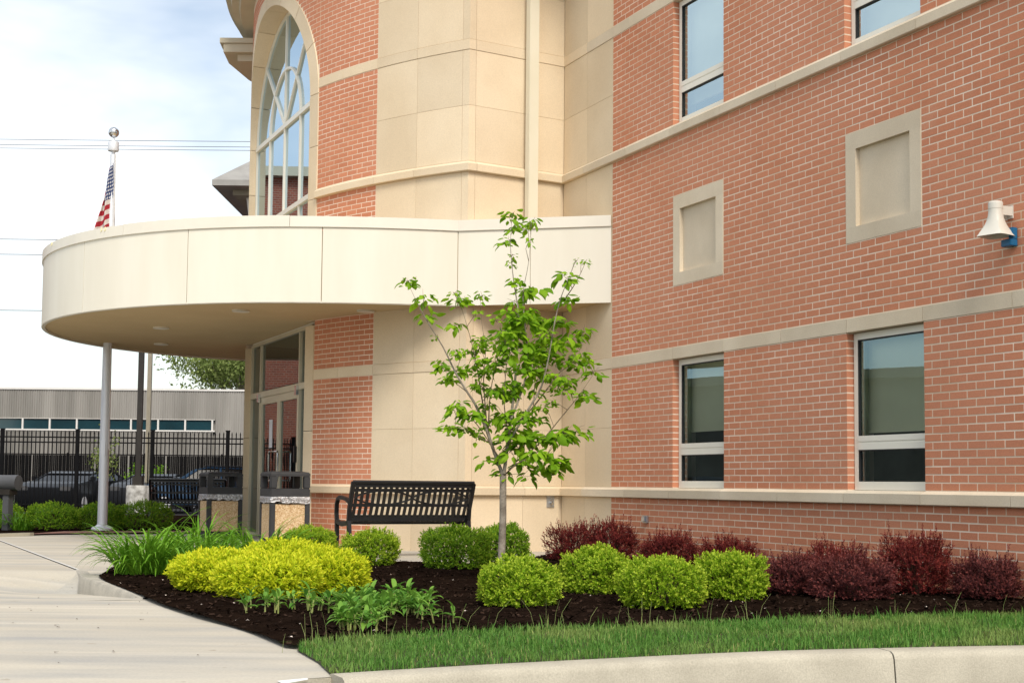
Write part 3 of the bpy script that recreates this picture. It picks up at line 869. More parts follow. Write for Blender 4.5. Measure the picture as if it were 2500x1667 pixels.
# vertical stone jambs and voussoirs, each a block
def jamb_block(a0, a1, z0, z1, parent):
    n = 3; rs = []
    for k in range(n + 1):
        a = a0 + (a1 - a0) * k / n; d = wall_d(a) + .012
        rs.append([bay(a, DGL - .02, z0), bay(a, d, z0), bay(a, d, z1), bay(a, DGL - .02, z1)])
    return bparent(MB().rings(rs).build('surround_block', MAT['stone']), parent)
t = MB()     # wall core over the arch (stone joint colour), behind the voussoirs: spandrel built as strips on the cylinder
N_ = 40
strips = []
for k in range(N_):
    a0, a1 = -RING_O + 2 * RING_O * k / N_, -RING_O + 2 * RING_O * (k + 1) / N_
    def zlow(a): return ZSPR + math.sqrt(max(0, RING_O ** 2 - a * a)) if abs(a) < RING_O else ZSPR
    zl_ = (zlow(a0), zlow(a1))
    q = [bay(a0, wall_d(a0) - .002, zl_[0] - .05), bay(a1, wall_d(a1) - .002, zl_[1] - .05), bay(a1, wall_d(a1) - .002, ZTOP_T), bay(a0, wall_d(a0) - .002, ZTOP_T)]
    t.add(q, [(0, 1, 2, 3)])
bay_wall = bparent(t.build('entrance_bay', MAT['mortar'], recalc=False))
# spandrel bricks
sp = []
for v, _ in v_courses:
    z = zc(v)
    if z < ZSPR or z > ZTOP_T - .08: continue
    zm = z + CO / 2
    amin = math.sqrt(max(0, (RING_O + .01) ** 2 - (zm - ZSPR) ** 2))
    off = .5 if v % 2 else 0
    for sgn in (1, -1):
        k = -off
        while True:
            ph1 = PB - k * BR / TR; ph0 = PB - (k + 1) * BR / TR
            lo = math.asin(min(1, amin / TR)) if amin > 0 else 0
            p0, p1 = max(ph0, lo), min(ph1, PB)
            if (p1 - p0) * TR > .03: sp.append((p0, p1, v) if sgn > 0 else (-p1, -p0, v))
            if ph0 <= lo: break
            k += 1
if sp:
    V, F = brick_field(sp, place_tower)
    o = bparent(link('brickwork', mesh_np('brickwork', V, F, MAT['brick'])), bay_wall); o['kind'] = 'stuff'
jz = [-.05, .74, 1.55, 3.0]
for sgn in (1, -1):
    for i in range(3):
        jamb_block(sgn * OA, sgn * RING_O, jz[i] + .004, jz[i + 1] - .004, bay_wall)
    for z0, z1 in ((3.06, 4.0), (4.0, 4.76), (4.76, 5.5), (5.5, ZSPR)):
        jamb_block(sgn * OA, sgn * RING_O, z0 + .004, z1 - .004, bay_wall)
NV = 8
for i in range(NV):
    t0, t1 = math.pi * i / NV + .003, math.pi * (i + 1) / NV - .003
    rs = []
    for k in range(9):
        th = t0 + (t1 - t0) * k / 8
        ring = []
        for rr, dd in ((OA, -1), (OA, 0), (RING_O, 0), (RING_O, -1)):
            a = rr * math.cos(th); z = ZSPR + rr * math.sin(th)
            ring.append(bay(a, DGL - .02 if dd else wall_d(a) + .012, z))
        rs.append(ring)
    bparent(MB().rings(rs).build('voussoir', MAT['stone'], smooth=False), bay_wall)

# arched window
def bar(mb, pts, w, d0, d1):
    """flat bar following points (a, z) in the glazing plane"""
    for i in range(len(pts) - 1):
        (a0, z0), (a1, z1) = pts[i], pts[i + 1]
        da, dz = a1 - a0, z1 - z0; l = math.hypot(da, dz); na, nz = -dz / l * w / 2, da / l * w / 2
        q = [(a0 - na, z0 - nz), (a0 + na, z0 + nz), (a1 + na, z1 + nz), (a1 - na, z1 - nz)]
        mb.add([bay(a, d0, z) for a, z in q] + [bay(a, d1, z) for a, z in q], [(0, 1, 2, 3), (7, 6, 5, 4), (0, 4, 5, 1), (1, 5, 6, 2), (2, 6, 7, 3), (3, 7, 4, 0)])
    return mb
arch_pts = [(OA * .985 * math.cos(math.pi * k / 40), ZSPR + OA * .985 * math.sin(math.pi * k / 40)) for k in range(41)]
F0, F1 = DGL - .055, DGL + .018
aw = bar(MB(), [(OA * .985, 4.05)] + arch_pts + [(-OA * .985, 4.05)], .045, F0, F1)
arch_win = bparent(aw.build('arched_window', MAT['frame']))
def mull(pts, w, k, name='mullion'):
    bparent(bar(MB(), pts, w, F0 + .002 * k, F1 + .003 * k + .002).build(name, MAT['frame']), arch_win)
mull([(-OA, ZSPR), (OA, ZSPR)], .07, 3, 'transom'); mull([(-OA, 4.90), (OA, 4.90)], .07, 3, 'transom')
q = OA * .5
for a in (-q, 0, q): mull([(a, 4.05), (a, ZSPR)], .036, 1)
mull([(0, ZSPR), (0, ZSPR + OA)], .034, 1)
mull([(q * math.cos(math.pi * k / 24), ZSPR + q * math.sin(math.pi * k / 24)) for k in range(25)], .036, 2)
for th in (R(45), R(135)): mull([(0, ZSPR), (OA * math.cos(th), ZSPR + OA * math.sin(th))], .034, 1)
# glass of the arched window: one pane for each light
def pane_poly(pts, parent, mat=MAT['glass_bay'], d=DGL - .01):
    t = MB().add([bay(a, d, z) for a, z in pts], [tuple(range(len(pts)))])
    return bparent(t.build('pane', mat, recalc=False), parent)
for i in range(4):
    a0, a1 = -OA + i * q, -OA + (i + 1) * q
    pane_poly([(a0, 4.05), (a1, 4.05), (a1, 4.9), (a0, 4.9)], arch_win)
    pane_poly([(a0, 4.9), (a1, 4.9), (a1, ZSPR), (a0, ZSPR)], arch_win)
def sector(r0, r1, t0, t1, n=8):
    pts = [(r1 * math.cos(t0 + (t1 - t0) * k / n), ZSPR + r1 * math.sin(t0 + (t1 - t0) * k / n)) for k in range(n + 1)]
    if r0 <= 0: return pts + [(0, ZSPR)]
    return pts + [(r0 * math.cos(t1 - (t1 - t0) * k / n), ZSPR + r0 * math.sin(t1 - (t1 - t0) * k / n)) for k in range(n + 1)]
for k in range(4):
    t0, t1 = k * math.pi / 4, (k + 1) * math.pi / 4
    pane_poly(sector(0, q, t0, t1), arch_win); pane_poly(sector(q, OA, t0, t1), arch_win)

# entrance storefront
G0, G1 = DGL - .035, DGL + .025
def rect_frame(name, a0, a1, z0, z1, w, parent, mat, d0=G0, d1=G1, wb=None, wt=None):
    wb = wb or w; wt = wt or w; t = MB()
    for (p, q_, r, s) in ((a0, a0 + w, z0, z1), (a1 - w, a1, z0, z1), (a0 + w, a1 - w, z1 - wt, z1), (a0 + w, a1 - w, z0, z0 + wb)):
        vs = [bay(x, y, z) for z in (r, s) for x, y in ((p, d0), (q_, d0), (q_, d1), (p, d1))]
        t.add(vs, [(0, 3, 2, 1), (4, 5, 6, 7), (0, 1, 5, 4), (1, 2, 6, 5), (2, 3, 7, 6), (3, 0, 4, 7)])
    return bparent(t.build(name, mat), parent)
MAT['store'] = simple('storefront_metal', (.56, .51, .38), (.61, .56, .42), .4, 2, spec=.5)
store = rect_frame('storefront', -OA + .003, OA - .003,   .012, 3.04, .045, building, MAT['store'])
DA = 1.10                       # half width of the pair of doors
def sbar(a0, a1, z0, z1, k=0, name='mullion'):
    vs = [bay(x, y, z) for z in (z0, z1) for x, y in ((a0, G0 + .002 * k), (a1, G0 + .002 * k), (a1, G1 + .003 * k), (a0, G1 + .003 * k))]
    return bparent(MB().add(vs, [(0, 3, 2, 1), (4, 5, 6, 7), (0, 1, 5, 4), (1, 2, 6, 5), (2, 3, 7, 6), (3, 0, 4, 7)]).build(name, MAT['store']), store)
for s in (-1, 1): sbar(s * (DA + .025) - .022, s * (DA + .025) + .022, .012, 2.99, 1)
sbar(-OA + .05, OA - .05, 2.165, 2.255, 2, 'transom')
for a0, a1 in ((-OA + .055, -DA - .06), (-DA, DA), (DA + .06, OA - .055)):
    pane_poly([(a0, 2.275), (a1, 2.275), (a1, 2.99), (a0, 2.99)], store, MAT['glass_door'])
    if a0 != -DA: pane_poly([(a0, .06), (a1, .06), (a1, 2.165), (a0, 2.165)], store, MAT['glass_door'])
MAT['paper'] = simple('paper_notice', (.70, .72, .78), (.76, .78, .84), .8, 5)
for s in (-1, 1):
    a0, a1 = (-DA + .002, -.003) if s < 0 else (.003, DA - .002)
    door = rect_frame('entrance_door', a0, a1, .02, 2.16, .075, building, MAT['store'], G0 + .012, G1 - .006, .24, .11)
    pane_poly([(a0 + .075, .26), (a1 - .075, .26), (a1 - .075, 2.05), (a0 + .075, 2.05)], door, MAT['glass_door'])
    # pull handle
    ah = -.09 if s < 0 else .09
    t = MB().tube([bay(s * .04, G1 - .01, 1.30), bay(s * .04, G1 + .05, 1.30), bay(s * .24, G1 + .06, 1.30), bay(s * .27, G1 + .06, 1.27), bay(s * .27, G1 + .06, .90), bay(s * .24, G1 + .06, .87), bay(s * .04, G1 + .05, .87), bay(s * .04, G1 - .01, .87)], .014, 8)
    bparent(t.build('pull_handle', MAT['steel'], smooth=True), door)
    sh = -s
    t = MB(); vs = [bay(x, y, z) for z in (2.09, 2.22) for x, y in ((s * DA - .04, G1 + .008), (s * DA + .04, G1 + .008), (s * DA + .04, G1 + .045), (s * DA - .04, G1 + .045))]
    t.add(vs, [(0, 3, 2, 1), (4, 5, 6, 7), (0, 1, 5, 4), (1, 2, 6, 5), (2, 3, 7, 6), (3, 0, 4, 7)])
    bparent(t.build('pivot_cover', MAT['steel']), door)
    if s > 0:
        t = MB(); vs = [bay(x, y, z) for z in (1.13, 1.36) for x, y in ((DA - .085, G1 - .004), (DA - .03, G1 - .004), (DA - .03, G1 + .035), (DA - .085, G1 + .035))]
        t.add(vs, [(0, 3, 2, 1), (4, 5, 6, 7), (0, 1, 5, 4), (1, 2, 6, 5), (2, 3, 7, 6), (3, 0, 4, 7)])
        bparent(t.build('lock_case', MAT['black_metal']), door)
    else:
        t = MB().add([bay(a, DGL - .006, z) for a, z in ((-.62, 1.37), (-.42, 1.37), (-.42, 1.80), (-.62, 1.80))], [(0, 1, 2, 3)])
        bparent(t.build('paper_notice', MAT['paper'], recalc=False), door)
# hall behind the bay
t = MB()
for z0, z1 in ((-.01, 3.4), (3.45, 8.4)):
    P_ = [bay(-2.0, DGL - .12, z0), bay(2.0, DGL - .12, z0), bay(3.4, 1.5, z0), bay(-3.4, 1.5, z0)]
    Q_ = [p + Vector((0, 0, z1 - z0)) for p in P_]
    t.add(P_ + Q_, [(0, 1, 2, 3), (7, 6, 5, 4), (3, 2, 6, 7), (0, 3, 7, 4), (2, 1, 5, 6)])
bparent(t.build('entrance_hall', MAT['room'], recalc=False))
# strip of wall between the storefront and the arched window, hidden by the canopy
t = MB(); vs = [bay(x, y, z) for z in (3.045, 4.05) for x, y in ((-OA, DGL - .12), (OA, DGL - .12), (OA, DGL), (-OA, DGL))]
t.add(vs, [(0, 3, 2, 1), (4, 5, 6, 7), (0, 1, 5, 4), (1, 2, 6, 5), (2, 3, 7, 6), (3, 0, 4, 7)])
bparent(t.build('spandrel_panel', MAT['frame']))

# ---- rotunda eave and roof, lower cornice behind
def ring_solid(c, prof, a0, a1, n, name, mat, parent):
    rs = []
    for k in range(n + 1):
        th = a0 + (a1 - a0) * k / n; dv = Vector((math.cos(th), math.sin(th), 0))
        rs.append([c + dv * r + Vector((0, 0, z)) for r, z in prof])
    return bparent(MB().rings(rs).build(name, mat), parent)
thN = math.atan2(NW.y, NW.x)
MAT['eave'] = simple('eave_paint', (.50, .45, .34), (.55, .50, .38), .6, 2)
MAT['roof'] = simple('roof_metal', (.10, .09, .075), (.13, .12, .10), .6, 2)
eave = ring_solid(TC, [(7.3, 8.55), (7.72, 8.55), (7.74, 8.62), (7.86, 8.64), (7.88, 8.78), (7.96, 8.80), (7.98, 8.92), (7.3, 9.1)], thN - R(80), thN + R(80), 80, 'rotunda_eave', MAT['eave'], building)
ring_solid(TC, [(7.99, 8.90), (8.0, 8.93), (0.05, 11.6), (0.05, 11.5)], thN - R(80), thN + R(80), 40, 'rotunda_roof', MAT['roof'], building)
# cornice of the lower wing beyond the rotunda
cpts = [(-5.02, 22.95), (-5.06, 23.6), (-4.9, 24.6), (-4.55, 25.6), (-4.0, 26.5), (-3.2, 27.3)]
for nm, inset, z0, z1, mt in (('cornice_soffit', .28, 8.00, 8.12, 'eave'), ('cornice_fascia', .06, 8.125, 8.27, 'eave'), ('cornice_top', 0.0, 8.275, 8.36, 'eave')):
    poly = [(x + inset, y + inset * .5) for x, y in cpts] + [(-1.5, 27.3), (-1.5, 22.95 + inset * .5)]
    bparent(MB().prism(poly, z0, z1).build(nm, MAT[mt]))

# ---- canopy
CC = Vector((-2.6, 21.25, 0)); CR = 4.45; CZ0, CZ1, CZ2 = 3.05, 3.99, 4.116
CKP = Vector((-.688, 16.985, 0))
th_c = math.atan2(CKP.y - CC.y, CKP.x - CC.x)
def cpt(th, r=CR, z=0):
    w = max(0.0, (th - R(-92)) / (th_c - R(-92)))
    r = r + ((CKP - CC).length - CR) * min(1, w) ** 2
    return CC + Vector((math.cos(th) * r, math.sin(th) * r, z))
CK = cpt(th_c); WE = wing(-.02, .0)
deck_poly = [cpt(th_c - k * R(4)) for k in range(0, 68)]
deck_pts = [(p.x, p.y) for p in deck_poly]
poly2 = [(p.x, p.y) for p in (cpt(th_c, CR - .02), WE - (DW * .02), INNER + NW * -.05, CORNER + Vector((.25, .3, 0)))]
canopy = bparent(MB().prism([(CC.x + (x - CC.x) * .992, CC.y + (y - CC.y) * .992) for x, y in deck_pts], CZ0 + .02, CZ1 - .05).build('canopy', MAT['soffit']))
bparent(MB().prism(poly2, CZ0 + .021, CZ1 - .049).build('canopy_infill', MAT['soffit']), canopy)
jang = [th_c] + [R(-86.8), R(-109.2), R(-133.4)] + [R(-157), R(-180), R(-203), R(-226), R(-249), R(-272), R(-295)]
for i in range(len(jang) - 1):
    a0, a1 = jang[i] - .0011, jang[i + 1] + .0011
    n = 10; rs = []; rc = []
    for k in range(n + 1):
        th = a0 + (a1 - a0) * k / n
        rs.append([cpt(th, CR - .03, CZ0), cpt(th, CR, CZ0), cpt(th, CR, CZ1), cpt(th, CR - .03, CZ1)])
    bparent(MB().rings(rs).build('fascia_panel', MAT['white_panel'], smooth=True), canopy)
cop_ang = [th_c] + [R(-92), R(-122.5), R(-155), R(-190), R(-225), R(-260), R(-295)]
for i in range(len(cop_ang) - 1):
    a0, a1 = cop_ang[i] - .0006, cop_ang[i + 1] + .0006; n = 14; rc = []; lift = .006 * (i % 2)
    for k in range(n + 1):
        th = a0 + (a1 - a0) * k / n
        rc.append([cpt(th, CR - .30, CZ1 + .02), cpt(th, CR + .004, CZ1 - .012), cpt(th, CR + .020, CZ1 - .008), cpt(th, CR + .018, CZ2 + lift), cpt(th, CR - .30, CZ2 - .03)])
    bparent(MB().rings(rc).build('coping_cap', MAT['coping'], smooth=False), canopy)
# straight part between rotunda corner and wing
sd = (WE - CK); sl = sd.length; sd.normalize(); sn = Vector((sd.y, -sd.x, 0))
for s0, s1 in ((.003, sl * .475), (sl * .475 + .006, sl - .012)):
    rs = [[CK + sd * s + sn * o_ + Vector((0, 0, z)) for o_, z in ((-.03, CZ0), (0, CZ0), (0, CZ1), (-.03, CZ1))] for s in (s0, s1)]
    bparent(MB().rings(rs).build('fascia_panel', MAT['white_panel']), canopy)
rs = [[CK + sd * s + sn * o_ + Vector((0, 0, z)) for o_, z in ((-.30, CZ1 + .02), (.004, CZ1 - .012), (.020, CZ1 - .008), (.018, CZ2), (-.30, CZ2 - .03))] for s in (-.004, sl - .012)]
bparent(MB().rings(rs).build('coping_cap', MAT['coping']), canopy)
# thin drip edge under the fascia
rs = [[cpt(th_c - k * R(4), CR - .05, CZ0 - .008), cpt(th_c - k * R(4), CR - .006, CZ0 - .008), cpt(th_c - k * R(4), CR - .006, CZ0 + .018), cpt(th_c - k * R(4), CR - .05, CZ0 + .018)] for k in range(58)]
bparent(MB().rings(rs).build('drip_edge', MAT['coping']), canopy)
MAT['lens'] = simple('lamp_lens', (.75, .72, .62), (.8, .77, .68), .3, 9)
for x, y in ((-3.537, 17.815), (-5.106, 19.915), (-5.709, 22.297), (-4.3, 23.6), (-1.9, 17.7)):
    o = MB().lathe([(.105, 3.056), (.115, 3.05), (.115, 3.07)], (x, y, 0)).build('ceiling_light', MAT['coping']); bparent(o, canopy)
    bparent(MB().lathe([(.085, 3.050), (.085, 3.052)], (x, y, 0), 20).build('lens', MAT['lens']), o)
# yellow sealant marks on the coping
MAT['putty'] = simple('putty', (.72, .66, .40), rough=.6)
for th in (R(-147.5), R(-128.0), R(-127.0)):
    p = cpt(th, CR + .022, CZ2 - .03)
    bparent(MB().tube([p + Vector((0, 0, .035)), p, p + Vector((-.015, 0, -.02))], [.008, .008, .005], 6).build('sealant_drip', MAT['putty']), canopy)
# roof drain flashing at the corner
MAT['flash'] = simple('galvanised', (.45, .47, .50), (.6, .62, .65), .35, 12, metal=.8)
p = cpt(th_c, CR - .10, CZ2 - .012)
bparent(MB().box((-.16, -.05, -.005), (.22, .12, .018), Matrix.Translation(p)).build('roof_flashing', MAT['flash']), canopy)

# ---- downspout on the return wall
rd = (INNER - CORNER).normalized(); rn = Vector((rd.y, -rd.x, 0))
MR = Matrix(((rd.x, rn.x, 0, CORNER.x), (rd.y, rn.y, 0, CORNER.y), (0, 0, 1, 0), (0, 0, 0, 1)))
ds = bparent(MB().box((.79, .062, 3.5), (.93, .165, ZTOP_W), MR).build('downspout', MAT['spout'], bevel=.006))
# ================================================================== wall fittings
def wing_rot(): return math.atan2(DW.y, DW.x)
# horn loudspeaker
sp_root = empty('horn_loudspeaker', wing(31.95, .0, 2.80), wing_rot(), 'white horn loudspeaker pointing down beside the recessed stone panel', 'loudspeaker')
# local: x against DW, y out of the wall... (rotated by pi so that +y points out)
prof = []
for k in range(13):
    t = k / 12; z = .215 * t
    w = .054 + .058 * (1 - t) ** 2.2
    sq = (1 - t) ** 1.6
    ring = []
    for j in range(32):
        th = 2 * math.pi * j / 32; c, s_ = math.cos(th), math.sin(th)
        rs_ = w / max(abs(c), abs(s_)); rr = rs_ * sq + w * (1 - sq)
        if sq > .3: rr = min(rr, w * 1.30)
        ring.append((rr * math.cos(th + .25), -.15 + rr * math.sin(th + .25), z))
    prof.append(ring)
MAT['horn'] = simple('horn_plastic', (.66, .63, .55), (.72, .69, .61), .45, 4)
inner = [[(x * .93, -.15 + (y + .15) * .93, z + .004) for x, y, z in r] for r in prof[:10]][::-1]
MB().rings([prof[-1]] + prof[::-1][1:] + inner[::-1], cap=True).build('horn', MAT['horn'], sp_root, smooth=True)
MB().lathe([(.054, .210), (.056, .215), (.056, .262), (.048, .270)], (0, -.15, 0), 28).build('driver', MAT['horn'], sp_root, smooth=False)
MB().box((-.03, -.105, .14), (-.022, -.004, .21)).box((.022, -.105, .17), (.03, -.004, .24)).box((-.035, -.004 - .004, .15), (.035, -.001, .25)).build('bracket', MAT['horn'], sp_root)
MAT['blue_box'] = simple('blue_plastic', (.012, .12, .26), (.015, .14, .30), .35, 5)
bx = empty('blue_junction_box', wing(32.1, 0, 2.735), wing_rot(), 'small blue box on the brick wall under the horn loudspeaker', 'junction box')
MB().box((-.06, -.075, -.01), (.045, -.001, .045)).box((.0, -.055, .045), (.045, -.002, .135)).build('housing', MAT['blue_box'], bx, bevel=.005)
MB().tube([(-.03, -.02, .03), (-.02, -.04, .0), (.02, -.02, -.012)], .004, 6).build('cable', MAT['gasket'], bx)
# weatherproof socket and hose outlet
sk_ = empty('wall_socket', wing(4.17, 0, .425), wing_rot(), 'small grey weatherproof socket low on the brick wall', 'socket')
MB().box((-.05, -.03, 0), (.05, -.001, .085)).build('back_box', MAT['flash'], sk_, bevel=.004)
MB().box((-.04, -.052, .008), (.038, -.03, .078)).build('flap', MAT['flash'], sk_, bevel=.012)
rrz = math.atan2(rd.y, rd.x)
hb = empty('hose_tap', tuple(CORNER + rd * 1.25 + Vector((0, 0, .56))), rrz, 'grey steel hose tap plate low on the cream stone wall', 'hose tap')
MB().box((-.055, -.012, 0), (.055, -.001, .15)).build('plate', MAT['flash'], hb)
MB().tube([(0, -.012, .06), (0, -.045, .06), (0, -.06, .045)], .014, 10).build('spout', MAT['steel'], hb, smooth=True)
MB().lathe([(.008, -.01), (.02, -.006), (.02, .006), (.008, .01)], (0, -.03, .11), 12).build('tap_handle', MAT['steel'], hb)

# ================================================================== benches
def bench(loc, rz, label, L=1.52, group='black metal benches'):
    b = empty('park_bench', loc, rz, label, 'bench', group)
    # local: x along the bench, y = direction it faces, z up
    def back(s):                      # s 0..1 from seat crease to the top: returns (y, z)
        return (-.0 - .13 * s - .03 * s * s + .05 * (1 - s) ** 4, .425 + .43 * s)
    def seat(s): return (.03 + .42 * s, .42 - .02 * math.sin(s * math.pi) + (.0 if s < .93 else -.03 * (s - .93) / .07))
    n = 21; x0, x1 = .085, L - .085; pitch = (x1 - x0) / (n - 1)
    def slat_mesh():
        m_ = MB(); rs = []
        line = [back(1 - k / 10) for k in range(11)] + [seat((k + 1) / 8) for k in range(8)]
        for i, (y, z) in enumerate(line):
            a, c = line[max(i - 1, 0)], line[min(i + 1, len(line) - 1)]
            ty, tz = c[0] - a[0], c[1] - a[1]; l = math.hypot(ty, tz); ny, nz = -tz / l * .003, ty / l * .003
            rs.append([(-.0195, y - ny, z - nz), (.0195, y - ny, z - nz), (.0195, y + ny, z + nz), (-.0195, y + ny, z + nz)])
        m_.rings(rs); me = bpy.data.meshes.new('slat'); me.from_pydata(m_.v, [], m_.f); me.materials.append(MAT['black_metal']); me.update(); return me
    me = slat_mesh()
    for k in range(n): link('slat', me, b, (x0 + k * pitch, 0, 0))
    def rail(s, w, name='rail', dy=0.0):
        y, z = back(s); y += dy
        MB().box((x0 - .045, y - .005, z - w / 2), (x1 + .045, y + .005, z + w / 2)).build(name, MAT['black_metal'], b)
    rail(.955, .075); rail(.795, .036); rail(.40, .036); rail(.06, .07)
    # rolled top edge
    y, z = back(1.0)
    MB().tube([(x0 - .06, y - .004, z + .004), (x1 + .06, y - .004, z + .004)], .020, 12).build('top_roll', MAT['black_metal'], b, smooth=True)
    # two pairs of crossing arcs
    for ph in (0, 1):
        pts = []; N2 = 48
        m_ = MB()
        for k in range(N2 + 1):
            t = k / N2; s = .598 + (.185 if ph else -.185) * abs(math.sin(2 * math.pi * t)) ** .7
            y, z = back(s); pts.append((x0 - .02 + t * (x1 - x0 + .04), y, z))
        for k in range(N2):
            a, c = pts[k], pts[k + 1]
            m_.add([(a[0], a[1] - .005, a[2] - .011), (c[0], c[1] - .005, c[2] - .011), (c[0], c[1] - .005, c[2] + .011), (a[0], a[1] - .005, a[2] + .011), (a[0], a[1] + .005, a[2] - .011), (c[0], c[1] + .005, c[2] - .011), (c[0], c[1] + .005, c[2] + .011), (a[0], a[1] + .005, a[2] + .011)],
                   [(0, 1, 2, 3), (7, 6, 5, 4), (0, 4, 5, 1), (2, 6, 7, 3)])
        m_.build('scroll_band', MAT['black_metal'], b)
    for s in (.25, .97):
        y, z = seat(s)
        MB().box((x0 - .045, y - .02, z - .03), (x1 + .045, y + .02, z - .005)).build('seat_rail', MAT['black_metal'], b)
    # cast end frames
    for xe in (.03, L - .03):
        def flat(pts, w=.05, th=.022):
            m_ = MB(); rs = []
            for i, (y, z) in enumerate(pts):
                a, c = pts[max(i - 1, 0)], pts[min(i + 1, len(pts) - 1)]
                ty, tz = c[0] - a[0], c[1] - a[1]; l = math.hypot(ty, tz); ny, nz = -tz / l * w / 2, ty / l * w / 2
                rs.append([(xe - th, y - ny, z - nz), (xe + th, y - ny, z - nz), (xe + th, y + ny, z + nz), (xe - th, y + ny, z + nz)])
            return m_.rings(rs)
        m_ = flat([(-.10, 0), (-.04, .25), (-.01, .42), back(.3), back(.65), back(1.0)], .055)
        m_.build('back_post', MAT['black_metal'], b, bevel=.004)
        flat([(.46, 0), (.43, .22), (.44, .42)], .05).build('leg', MAT['black_metal'], b, bevel=.004)
        flat([(-.02, .40), (.22, .375), (.45, .41)], .05).build('seat_bearer', MAT['black_metal'], b, bevel=.004)
        flat([back(.46), (.10, .665), (.30, .685), (.41, .66), (.455, .60), (.46, .50), (.44, .41)], .042).build('armrest', MAT['black_metal'], b, bevel=.004)
    return b
bench((-1.86, 15.62, 0), ANG, 'black metal slatted bench by the cream stone wall, seen from behind')
bench((-7.12, 27.2, 0.02), ANG - .32, 'black bench in the shade beyond the litter bins, before the fence')

# ================================================================== litter bins
def litter_bin(loc, rz, label):
    b = empty('litter_bin', loc, rz, label, 'litter bin', 'litter bins flanking the entrance doors')
    w = .265
    t = MB().box((-w, -w, .0), (w, w, .10))
    t.build('base', MAT['bin_plastic'], b, bevel=.012)
    for sx in (-1, 1):
        for sy in (-1, 1):
            x0, x1 = sorted((sx * w, sx * (w - .065))); y0, y1 = sorted((sy * w, sy * (w - .065)))
            MB().box((x0, y0, .10), (x1, y1, .60)).build('corner_post', MAT['bin_plastic'], b, bevel=.006)
    for k in range(4):
        M4 = Matrix.Rotation(k * math.pi / 2, 4, 'Z')
        MB().box((-w + .067, -w + .012, .115), (w - .067, -w + .035, .56), M4).build('stone_chip_panel', MAT['aggregate'], b)
    MB().box((-w + .036, -w + .036, .11), (w - .036, w - .036, .57)).build('inner_bin', MAT['bin_plastic'], b)
    # crumpled liner hanging over the rim
    rs = []; N2 = 64
    for j, (z, o_) in enumerate(((.660, .002), (.645, .010), (.625, .012), (.600, .010), (.580, .016), (.575, .004))):
        ring = []
        for i in range(N2):
            th = 2 * math.pi * i / N2; c, s_ = math.cos(th), math.sin(th); r = (w + o_) / max(abs(c), abs(s_))
            r = min(r, (w + o_) * 1.36)
            nz = noise.noise(Vector((c * 9, s_ * 9, z * 30 + loc[0]))); nz2 = noise.noise(Vector((c * 4, s_ * 4, loc[0] * 3)))
            ring.append((r * c * (1 + .035 * nz * (j > 0)), r * s_ * (1 + .035 * nz * (j > 0)), z + (.012 * nz + (.03 * nz2 if j > 2 else 0)) * (j > 0)))
        rs.append(ring)
    MB().rings(rs, cap=False).build('liner', MAT['bag'], b, smooth=False)
    # hood with four openings
    h = MB(); z0, z1, zt = .655, .93, .985
    h.box((-w, -w, z0), (w, w, .765))
    for sx in (-1, 1):
        for sy in (-1, 1):
            x0, x1 = sorted((sx * w, sx * (w - .085))); y0, y1 = sorted((sy * w, sy * (w - .085)))
            h.box((x0, y0, .765), (x1, y1, .93))
    hood = h.build('hood', MAT['bin_plastic'], b, bevel=.010)
    lid = MB().rings([[(sx * q_, sy * q_, z) for sx, sy in ((-1, -1), (1, -1), (1, 1), (-1, 1))] for q_, z in ((w, .925), (w, .955), (w - .02, .978), (w - .09, .990))])
    lid.build('lid', MAT['bin_plastic'], b, smooth=False)
    return b
litter_bin((-2.99, 18.28, 0), ANG + .02, 'charcoal litter bin with stone chip panels right of the entrance doors')
litter_bin((-4.36, 20.75, 0), ANG + .05, 'charcoal litter bin with stone chip panels left of the entrance doors')

# ================================================================== flagpole and flags
fp = empty('flagpole', (-6.577, 22.29, 0.05), 0, 'tall silver flagpole with ball finial standing before the canopy', 'flagpole')
MB().lathe([(.17, 0), (.17, .03), (.15, .05), (.10, .07), (.085, .09)], n=28).build('base_collar', MAT['pole_metal'], fp, smooth=True)
MB().lathe([(.078, .06), (.077, 1.5), (.062, 4.4), (.045, 6.12), (.0, 6.13)], n=28).build('pole', MAT['pole_metal'], fp, smooth=True)
MB().box((-.035, -.0815, 1.20), (.035, -.070, 1.44)).build('hatch', MAT['pole_metal'], fp)
MB().lathe([(.0, 6.10), (.028, 6.12), (.028, 6.17), (.085, 6.18), (.088, 6.19), (.088, 6.32), (.082, 6.335), (.02, 6.34), (.012, 6.42), (.0, 6.43)], n=28).build('truck', MAT['pole_metal'], fp, smooth=True)
MB().lathe([(.086 * math.sin(math.pi * k / 14), 6.49 - .086 * math.cos(math.pi * k / 14)) for k in range(15)], n=24).build('ball_finial', MAT['steel'], fp, smooth=True)
MB().tube([(.05, -.03, 6.15), (.06, -.045, 4.0), (.08, -.05, 1.3)], .005, 5).build('halyard', MAT['white_trim'], fp)

